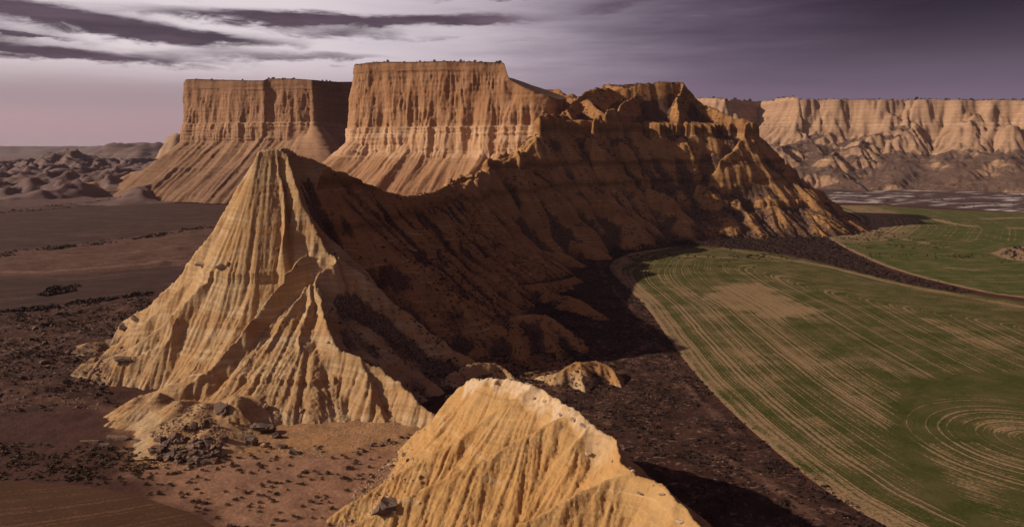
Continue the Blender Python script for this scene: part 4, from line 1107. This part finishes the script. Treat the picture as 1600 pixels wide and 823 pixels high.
rocks = [  # photo x, y of the middle, width px, height px, depth ratio, turn, tilt, material, label
    (345, 637, 32, 22, 0.8, 10, 8, 'g', 'large dark grey boulder perched alone on the lower slope of the pointed hill', 'boulder'),
    (321, 662, 15, 22, 0.9, 30, 5, 'g', 'upright grey boulder at the top of the dark boulder patch', 'boulder'),
    (304, 664, 16, 15, 0.9, 80, 5, 'b', 'rounded brown boulder just left of the upright grey boulder', 'boulder'),
    (288, 668, 13, 11, 0.9, 50, 5, 'b', 'small brown boulder second to the left of the upright grey boulder', 'boulder'),
    (244, 703, 27, 19, 0.9, 20, 6, 'b', 'big rounded brown boulder at the lower left of the dark boulder patch', 'boulder'),
    (310, 717, 30, 14, 0.9, 140, 10, 'g', 'broad grey boulder at the very bottom of the dark boulder patch', 'boulder'),
    (337, 708, 22, 9, 0.8, 15, 14, 'g', 'flat grey slab at the lower right corner of the dark boulder patch', 'rock slab'),
    (357, 656, 7, 12, 0.8, 0, 4, 'p', 'small pale upright block right below the lone dark boulder', 'boulder'),
    (413, 633, 15, 12, 0.8, 20, 8, 't', 'tan block lodged between rills right of the lone dark boulder', 'boulder'),
    (470, 640, 13, 11, 0.8, 60, 8, 't', 'tan block lodged low between rills near the middle of the hill foot', 'boulder'),
    (409, 670, 46, 18, 0.7, 5, 6, 'g', 'wide flat grey slab lying at the foot of the pointed hill', 'rock slab'),
    (433, 679, 18, 14, 0.7, 60, 12, 'g', 'grey block leaning on the right end of the wide flat slab', 'boulder'),
    (393, 690, 31, 15, 0.8, 100, 10, 'g', 'dark grey boulder below the left end of the wide flat slab', 'boulder'),
    (412, 695, 12, 9, 0.8, 0, 5, 't', 'small tan rock between the dark boulder and the grey slab', 'rock'),
    (440, 697, 20, 9, 0.8, 20, 8, 'g', 'small flat grey rock below the wide flat slab', 'rock'),
    (459, 706, 29, 10, 0.5, -20, 22, 'g', 'tilted dark slab lying on the sand, outermost at the right of the boulders', 'rock slab'),
    (391, 710, 7, 6, 0.9, 0, 5, 'b', 'tiny brown rock alone on the sand below the boulders', 'rock'),
    (185, 684, 52, 9, 0.4, 6, 3, 'b', 'long brown ledge slab left of the dark boulder patch', 'rock ledge'),
    (140, 690, 44, 7, 0.4, -4, 3, 'b', 'low brown ledge slab, the outermost at the left end of the boulders', 'rock ledge'),
    (212, 690, 30, 6, 0.5, 10, 5, 'g', 'thin grey slab between the long brown ledge and the boulder patch', 'rock slab'),
    (162, 695, 26, 5, 0.6, 0, 4, 'g', 'thin grey slab in front of the low brown ledge', 'rock slab'),
    (192, 561, 46, 8, 0.5, 6, 4, 'g', 'thin dark slab capping the small cliff at the left foot of the pointed hill', 'rock slab'),
    (196, 511, 26, 10, 0.6, -30, 18, 'g', 'dark slab lying highest on the left flank of the pointed hill', 'rock slab'),
    (178, 521, 24, 11, 0.6, -25, 15, 'g', 'dark slab in the middle of the left flank rocks', 'rock slab'),
    (150, 512, 22, 8, 0.6, -20, 10, 'b', 'brown slab farthest left among the flank rocks', 'rock slab'),
    (212, 497, 22, 7, 0.6, -35, 20, 'g', 'narrow grey slab at the right end of the left flank rocks', 'rock slab'),
    (170, 533, 18, 9, 0.7, 0, 8, 'b', 'brown boulder lowest among the left flank rocks', 'boulder'),
    (318, 413, 36, 7, 0.5, 4, 8, 't', 'long tan crust slab jutting left from the spur on the pointed hill', 'rock slab'),
    (344, 416, 16, 13, 0.7, 30, 15, 'p', 'pale broken block beside the jutting slab on the spur', 'boulder'),
    (357, 412, 11, 10, 0.7, 70, 15, 'p', 'pale block to the right of the broken block on the spur', 'boulder'),
    (485, 428, 24, 9, 0.6, -6, 6, 'p', 'pale lilac slab on the sharp bench of the pointed hill', 'rock slab'),
    (434, 390, 12, 12, 0.6, 0, 10, 'b', 'dark brown block stuck in the gully of the upper face', 'boulder'),
    (524, 397, 6, 9, 0.6, 0, 5, 'b', 'small brown knob at the tip of the bench edge', 'rock'),
    (600, 790, 56, 30, 0.8, 20, 8, 'g', 'dark rock outcrop at the left foot of the golden hill', 'outcrop'),
]
MB = {'g': M_bgrey, 'b': M_bbrown, 'p': M_bpale, 't': M_btan}
def put_rock(px, py, wpx, hpx, dr, turn, tilt, mk, label, cat, seed, group=None, sink=0.25):
    p = hit(px, py + hpx * 0.35)
    c = p[1] * CP + (CAM_H - p[2]) * SP
    w = wpx * c / FPX; h = max(hpx * c / FPX, 0.3)
    me = rock_mesh(cat.replace(' ', '_'), seed, w, w * dr, h)
    o = link(cat.replace(' ', '_'), me, MB[mk], label=label, cat=cat, group=group)
    o.location = (p[0], p[1] + w * dr * 0.15, p[2] + h * (0.5 - sink))
    o.rotation_euler = (R(tilt) * 0.6, R(tilt), R(turn if w < 4 or dr > 0.6 else turn * 0.3))
    return o
for i, rk in enumerate(rocks):
    put_rock(*rk, seed=300 + i * 7)
# the heap of dark stones: nothing tells these apart
patch = [(262, 690), (272, 700), (283, 690), (296, 700), (280, 712), (262, 714), (325, 692), (342, 690), (318, 703), (302, 689), (252, 686), (270, 680), (328, 714), (295, 714), (285, 700), (335, 697), (312, 690), (248, 715), (275, 690), (345, 684), (265, 703), (306, 704), (258, 697), (290, 712), (300, 720), (322, 722), (330, 703), (277, 718), (292, 682), (318, 682), (268, 712), (340, 700), (310, 697), (288, 705), (255, 708), (300, 708), (325, 712), (335, 718)]
for i, (px, py) in enumerate(patch):
    put_rock(px + rng.uniform(-3, 3), py + rng.uniform(-2, 2), rng.uniform(12, 25), rng.uniform(8, 15), 0.9, rng.uniform(0, 360), rng.uniform(0, 20), 'gb'[i % 2], 'dark broken stone in the boulder patch at the foot of the pointed hill', 'stone', 700 + i, 'stones of the dark boulder patch', 0.3)
for i in range(18):
    px = 556 + i * 5.0 + rng.uniform(-3, 3); py = 703 - i * 1.35 + rng.uniform(-4, 4)
    put_rock(px, py, rng.uniform(6, 14), rng.uniform(5, 8), 0.8, rng.uniform(0, 360), rng.uniform(0, 15), 'bbg'[i % 3], 'brown stone in the low rock line between the two sunlit hills', 'stone', 800 + i, 'stones in the low rock line', 0.3)
for i in range(26):
    px = rng.uniform(20, 200); py = rng.uniform(500, 610)
    put_rock(px, py, rng.uniform(6, 15), rng.uniform(4, 8), 0.8, rng.uniform(0, 360), rng.uniform(0, 15), 'bbg'[i % 3], 'dark stone strewn over the scrubland left of the pointed hill', 'stone', 850 + i, 'stones strewn over the left scrubland', 0.35)
for i in range(16):
    px = rng.uniform(585, 660); py = rng.uniform(700, 790)
    put_rock(px, py, rng.uniform(6, 13), rng.uniform(4, 9), 0.8, rng.uniform(0, 360), rng.uniform(0, 25), 'btt'[i % 3], 'tan stone on the rocky left foot of the golden hill', 'stone', 900 + i, 'stones on the left foot of the golden hill', 0.3)
# crust slabs along the crest of the golden hill
for i in range(20):
    f = i / 19.0
    k = int(6 + f * 22)
    c_ = near_crest[min(k, len(near_crest) - 1)]
    x_ = c_[0] - rng.uniform(-0.6, 2.2); y_ = c_[1] + rng.uniform(-1.5, 1.0)
    w = rng.uniform(0.9, 2.6)
    me = rock_mesh('rock_slab', 950 + i, w, w * 0.7, rng.uniform(0.35, 0.7))
    o = link('rock_slab', me, M_bpale if i % 3 else M_btan, label='pale crust slab along the crest of the golden hill', cat='rock slab', group='crust slabs on the golden crest')
    o.location = (x_, y_, float(NEAR(x_, y_)) + 0.05)
    o.rotation_euler = (rng.uniform(-0.2, 0.2), rng.uniform(-0.4, 0.1), rng.uniform(0, 6.28))

# loose stones and gravel, past counting
def gravel(pts, size, mat, label, seed):
    r = np.random.default_rng(seed)
    n = len(pts)
    base = np.array([(1, 0, 0), (0, 1, 0), (-1, 0, 0), (0, -1, 0), (0, 0, 1), (0, 0, -0.6)], F32)
    tri = np.array([(0, 1, 4), (1, 2, 4), (2, 3, 4), (3, 0, 4), (1, 0, 5), (2, 1, 5), (3, 2, 5), (0, 3, 5)], np.int32)
    s_ = size * r.uniform(0.3, 1.0, n) ** 2 + 0.06
    a = r.uniform(0, 6.28, n)
    V = base[None] * r.uniform(0.55, 1.2, (n, 6, 1)).astype(F32) * np.stack([s_, s_ * 0.75, s_ * 0.5], -1)[:, None]
    x = V[..., 0] * np.cos(a)[:, None] - V[..., 1] * np.sin(a)[:, None] + pts[:, 0][:, None]
    y = V[..., 0] * np.sin(a)[:, None] + V[..., 1] * np.cos(a)[:, None] + pts[:, 1][:, None]
    z = V[..., 2] + land(pts[:, 0], pts[:, 1])[:, None] + 0.1 * s_[:, None]
    link('gravel', raw_mesh('gravel', np.stack([x, y, z], -1).reshape(-1, 3), (tri[None] + (np.arange(n) * 6)[:, None, None]).reshape(-1, 3), smooth=False), mat, kind='stuff', label=label)

def uniform_in(P, n, seed, cond=None):
    r = np.random.default_rng(seed); out = []
    xs = [p[0] for p in P]; ys = [p[1] for p in P]
    while len(out) < n:
        x = r.uniform(min(xs), max(xs), 5000); y = r.uniform(min(ys), max(ys), 5000)
        ok = inside(x, y, P)
        if cond is not None: ok &= cond(x, y, r)
        out += list(zip(x[ok], y[ok]))
    return np.array(out[:n])
gravel(uniform_in(P_scrubland, 5000, 201, lambda x, y, r: (PEAK(x, y) < 10) & (fbm(x / 12, y / 8, 3, 88) + r.uniform(-0.4, 0.4, x.shape) > 0.05)), 0.85, M_bbrown, 'brown loose stones littering the rough ground left of the pointed hill', 202)
gravel(uniform_in(G((205, 640), (420, 640), (640, 655), (640, 700), (330, 735), (225, 735)), 2600, 203, lambda x, y, r: (PEAK(x, y) < 9) & (fbm(x / 9, y / 9, 3, 89) + r.uniform(-0.5, 0.5, x.shape) > 0.1)), 0.35, M_btan, 'tan gravel and crumbled marl along the foot of the pointed hill', 204)
gravel(uniform_in(G((235, 680), (300, 655), (350, 680), (345, 720), (250, 722)), 700, 205), 0.7, M_bbrown, 'brown rubble between the stones of the boulder patch', 206)
gravel(uniform_in(G((520, 823), (560, 760), (640, 690), (680, 690), (640, 760), (600, 823)), 1200, 207), 0.45, M_btan, 'tan rubble on the left foot of the golden hill', 208)
gravel(uniform_in(P_dark, 1800, 209, lambda x, y, r: (MASSIF(x, y) < 2) & (fbm(x / 15, y / 15, 3, 90) + r.uniform(-0.25, 0.25, x.shape) > 0.25)), 0.55, M_bbrown, 'brown loose stones among the scrub of the shaded flat', 210)

# ------------------------------------------------------------------ shrubs
def tuft(seed, n, w, h, leaf):
    """leafy clump: many small faces through a low dome"""
    r = np.random.default_rng(seed)
    V = []; Fq = []
    for i in range(n):
        a = r.uniform(0, 2 * np.pi); el = r.uniform(0.05, 1.3); q = r.uniform(0.45, 1.0)
        c = np.array([math.cos(a) * math.cos(el) * w / 2 * q, math.sin(a) * math.cos(el) * w / 2 * q, math.sin(el) * h * q])
        u = r.normal(size=3); u /= np.linalg.norm(u); v = np.cross(u, r.normal(size=3)); v /= np.linalg.norm(v)
        s = leaf * r.uniform(0.6, 1.4)
        k = len(V)
        V += [c - u * s, c - v * s * 0.6, c + u * s, c + v * s * 0.6]
        Fq.append((k, k + 1, k + 2, k + 3))
    return np.array(V, F32), np.array(Fq, np.int32)

def scatter_in(P, n, seed, cond=None):
    r = np.random.default_rng(seed)
    xs = [p[0] for p in P]; ys = [p[1] for p in P]
    out = []
    while len(out) < n:
        x = r.uniform(min(xs), max(xs), 4000); y = r.uniform(min(ys), max(ys), 4000)
        ok = inside(x, y, P)
        if cond is not None: ok &= cond(x, y, r)
        out += list(zip(x[ok], y[ok]))
    return np.array(out[:n])

shrub_mesh = []
for k in range(5):
    V, Fq = tuft(40 + k, 110, 1.2, 0.75, 0.105)
    me = raw_mesh('shrub', V, Fq, smooth=False); me.materials.append(M_shrub)
    shrub_mesh.append(me)
clump = lambda x, y, r: (fbm(x / 9, y / 9, 2, 66) + r.uniform(-0.8, 0.8, x.shape)) > -0.05
clear = lambda x, y: (NEAR(x, y) < 0.3) & (PEAK(x, y) < 0.6)
P_sh = G((-10, 735), (120, 712), (330, 712), (480, 692), (560, 705), (625, 700), (600, 760), (560, 800), (545, 832), (360, 832), (300, 797), (215, 770), (120, 753), (-10, 745))
pts = scatter_in(P_sh, 300, 5, lambda x, y, r: clump(x, y, r) & clear(x, y))
zz = land(pts[:, 0], pts[:, 1])
for i, (x, y) in enumerate(pts):
    o = bpy.data.objects.new('shrub', shrub_mesh[i % 5])
    scene.collection.objects.link(o)
    s = rng.uniform(0.55, 1.25)
    o.location = (x, y, zz[i] - 0.05); o.scale = (s * rng.uniform(0.9, 1.5), s, s * rng.uniform(0.7, 1.1)); o.rotation_euler = (0, 0, rng.uniform(0, 6.28))
    tag(o, 'low dark shrub dotted over the sandy flat below the two sunlit hills', 'shrub', 'shrubs on the sandy flat')

def scrub_stuff(name, pts, w, h, mat, label, seed, n=7, zoff=-0.05, zf=None):
    r = np.random.default_rng(seed)
    protos = [tuft(seed + k, n, 1.0, 1.0, 0.36) for k in range(6)]
    zz = (zf or land)(pts[:, 0], pts[:, 1])
    VV = []; FF = []; base = 0
    for k in range(6):
        sel = np.arange(k, len(pts), 6)
        V, Fq = protos[k]
        a = r.uniform(0, 6.28, len(sel)); s = r.uniform(0.5, 1.4, len(sel)) ** 1.2
        ca, sa = np.cos(a), np.sin(a)
        x = (V[None, :, 0] * ca[:, None] - V[None, :, 1] * sa[:, None]) * w * s[:, None] + pts[sel, 0][:, None]
        y = (V[None, :, 0] * sa[:, None] + V[None, :, 1] * ca[:, None]) * w * s[:, None] + pts[sel, 1][:, None]
        z = V[None, :, 2] * h * s[:, None] + zz[sel][:, None] + zoff
        VV.append(np.stack([x, y, z], -1).reshape(-1, 3))
        FF.append((Fq[None] + (np.arange(len(sel)) * len(V))[:, None, None]).reshape(-1, 4) + base)
        base += len(sel) * len(V)
    return link(name, raw_mesh(name, np.vstack(VV), np.vstack(FF), smooth=False), mat, kind='stuff', label=label)

cl = lambda sc, th, sd: (lambda x, y, r: (fbm(x / sc, y / sc, 3, sd) + r.uniform(-0.5, 0.5, x.shape)) > th)
low = lambda x, y: (NEAR(x, y) < 0.5) & (PEAK(x, y) < 2.5) & (MASSIF(x, y) < 3)
scrub_stuff('scrub', scatter_in(P_dark, 7000, 11, lambda x, y, r: cl(14, 0.0, 67)(x, y, r) & low(x, y)), 0.95, 0.55, M_scrub, 'dark dry scrub covering the shaded flat between the hills and the green field', 71)
scrub_stuff('scrub', scatter_in(P_scrubland, 3500, 12, lambda x, y, r: cl(18, 0.1, 68)(x, y, r) & (PEAK(x, y) < 3)), 1.5, 0.7, M_scrub, 'dark low scrub on the rough ground left of the pointed hill', 81)
for e_, lab in (([(-60, 404), (0, 399), (110, 386), (210, 374), (330, 352), (332, 356), (210, 379), (110, 391), (0, 404), (-60, 409)], 'thin line of dark scrub along the near edge of the farther ploughed field'),
                ([(-60, 492), (0, 487), (60, 480), (125, 471), (240, 455), (240, 461), (125, 478), (60, 487), (0, 494), (-60, 499)], 'line of dark scrub along the near edge of the nearer ploughed field'),
                ([(60, 462), (85, 448), (125, 446), (130, 452), (100, 458), (75, 463)], 'dark patch of scrub in the nearer ploughed field left of the pointed hill'),
                ([(-60, 335), (0, 331), (120, 320), (260, 309), (375, 301), (375, 304), (260, 313), (120, 324), (0, 335), (-60, 339)], 'thin line of dark scrub along the far edge of the farther ploughed field')):
    scrub_stuff('scrub', scatter_in(G(*e_), 420, 44, lambda x, y, r: (fbm(x / 20, y / 20, 2, 74) + r.uniform(-0.4, 0.4, x.shape)) > -0.1), 2.2, 1.3, M_scrub, lab, 45, zf=ground_z)
P_hedge = [gnd(*p)[:2] for p in [(1230, 366), (1290, 370), (1330, 396), (1400, 427), (1470, 445), (1528, 457), (1500, 459), (1400, 441), (1300, 415), (1240, 400), (1120, 384), (1040, 383), (960, 402), (940, 395), (1000, 378), (1130, 372)]]
scrub_stuff('scrub', scatter_in(P_hedge, 4200, 13, lambda x, y, r: low(x, y)), 1.5, 1.1, M_scrub, 'strip of brown scrub dividing the two green fields', 91)
scrub_stuff('scrub', scatter_in(P_island, 160, 14), 2.4, 1.8, M_scrub, 'oval island of scrub at the right edge of the farther green field', 95)
P_corner_in = G((0, 765), (200, 780), (290, 805), (330, 830), (0, 840))
scrub_stuff('scrub', scatter_in(G((-20, 690), (200, 700), (330, 712), (215, 745), (120, 752), (-20, 748)), 500, 15, lambda x, y, r: cl(8, -0.1, 69)(x, y, r) & clear(x, y)), 1.1, 0.6, M_shrub, 'dark low scrub along the edge of the brown ploughed field in the corner', 97)
scrub_stuff('scrub', scatter_in(P_east, 4500, 16, lambda x, y, r: cl(60, 0.0, 70)(x, y, r) & (SCARP(x, y) < 25)), 3.2, 2.0, M_scrub, 'dark scrub on the far flat below the escarpment', 99, zf=lambda x, y: np.maximum(land(x, y), SCARP(x, y)))
# scrub on the shaded slopes
def slope_pts(F, box, n, seed, cond):
    r = np.random.default_rng(seed); out = []
    while len(out) < n:
        x = r.uniform(box[0], box[1], 6000); y = r.uniform(box[2], box[3], 6000)
        out += list(zip(*[a_[cond(x, y, F(x, y), r)] for a_ in (x, y)]))
    return np.array(out[:n])
backx = lambda y: np.interp(y, [p[1] for p in back], [p[0] for p in back])
scrub_stuff('scrub', slope_pts(PEAK, (-90, 60, 240, 480), 5000, 17, lambda x, y, z, r: (z > 1) & (z < 62) & (x > np.where(y > 300, backx(y) + 5, np.interp(y, [p[1] for p in line4[::-1]], [p[0] for p in line4[::-1]]) + 8)) & (fbm(x / 16, y / 16, 3, 72) + r.uniform(-0.2, 0.2, x.shape) > 0.25)), 1.0, 0.55, M_scrub, 'dark bushes on the shaded slope right of the pointed hill', 101)
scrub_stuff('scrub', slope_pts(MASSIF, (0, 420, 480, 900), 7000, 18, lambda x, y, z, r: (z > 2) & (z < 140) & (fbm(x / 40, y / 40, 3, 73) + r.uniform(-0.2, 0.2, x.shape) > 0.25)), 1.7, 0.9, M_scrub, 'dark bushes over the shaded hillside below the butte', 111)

# bushes standing on the rims, each a thing
bush_mesh = []
for k in range(4):
    V, Fq = tuft(60 + k, 90, 1.6, 1.1, 0.2)
    me = raw_mesh('bush', V, Fq, smooth=False); me.materials.append(M_rimbush); bush_mesh.append(me)
def rim_bush(x, y, z, s, label, group):
    o = bpy.data.objects.new('bush', bush_mesh[random.randrange(4)]); scene.collection.objects.link(o)
    o.location = (x, y, z - 0.2); o.scale = (s * random.uniform(0.9, 1.8), s, s * random.uniform(0.8, 1.3)); o.rotation_euler = (0, 0, random.uniform(0, 6.28))
    tag(o, label, 'bush', group)
LE = np.array([p[:3] for p in rimE])
for i in range(120):
    px = 1085 + (i / 119.0) * 520 + random.uniform(-4, 4)
    r_ = ray(px, 156)
    ys = np.arange(1600, 2200, 2.0); xs = r_[0] / r_[1] * ys
    z_ = SCARP(xs, ys)
    top_i = int(np.argmax((z_ - CAM_H) / ys))
    big = 1.0 if random.random() < 0.85 else 2.0
    rim_bush(xs[top_i], ys[top_i] + random.uniform(0, 8), z_[top_i], random.uniform(1.0, 3.0) * big, 'dark bush standing against the sky on the rim of the right escarpment', 'bushes along the escarpment rim')
for rim, n, lab, grp, ymax in ((rim1, 42, 'dark bush on the flat rim of the central sunlit mesa', 'bushes on the central mesa rim', 912), (rim2, 45, 'dark bush on the flat rim of the broad left mesa', 'bushes on the left mesa rim', 1350)):
    fr = rim[(rim[:, 1] < ymax) & (rim[:, 2] > rim[:, 2].max() - 8)]
    for k in range(n):
        p = fr[random.randrange(len(fr))]
        rim_bush(p[0] + random.uniform(-1, 1), p[1] + random.uniform(2, 7), p[2] + 0.3, random.uniform(0.5, 1.0) * random.choice((1, 1, 1.5, 2.4)), lab, grp)

# ------------------------------------------------------------------ haze
hz = raw_mesh('haze', [(x, y, z) for z in (-60, 215) for y in (-3500, 17000) for x in (-13000, 13000)],
              [(0, 2, 3, 1), (4, 5, 7, 6), (0, 1, 5, 4), (2, 6, 7, 3), (0, 4, 6, 2), (1, 3, 7, 5)], smooth=False)
hm_ = bpy.data.materials.new('haze_air'); hm_.use_nodes = True
ht = NT(hm_.node_tree); ht.n.clear()
ho = ht.node('ShaderNodeOutputMaterial'); pv = ht.node('ShaderNodeVolumePrincipled')
pv.inputs['Color'].default_value = (0.78, 0.74, 0.86, 1); pv.inputs['Density'].default_value = 0.000023; pv.inputs['Anisotropy'].default_value = 0.0
ht.l.new(pv.outputs[0], ho.inputs['Volume'])
link('haze', hz, hm_, kind='stuff', label='thin lilac haze over the distant hills')
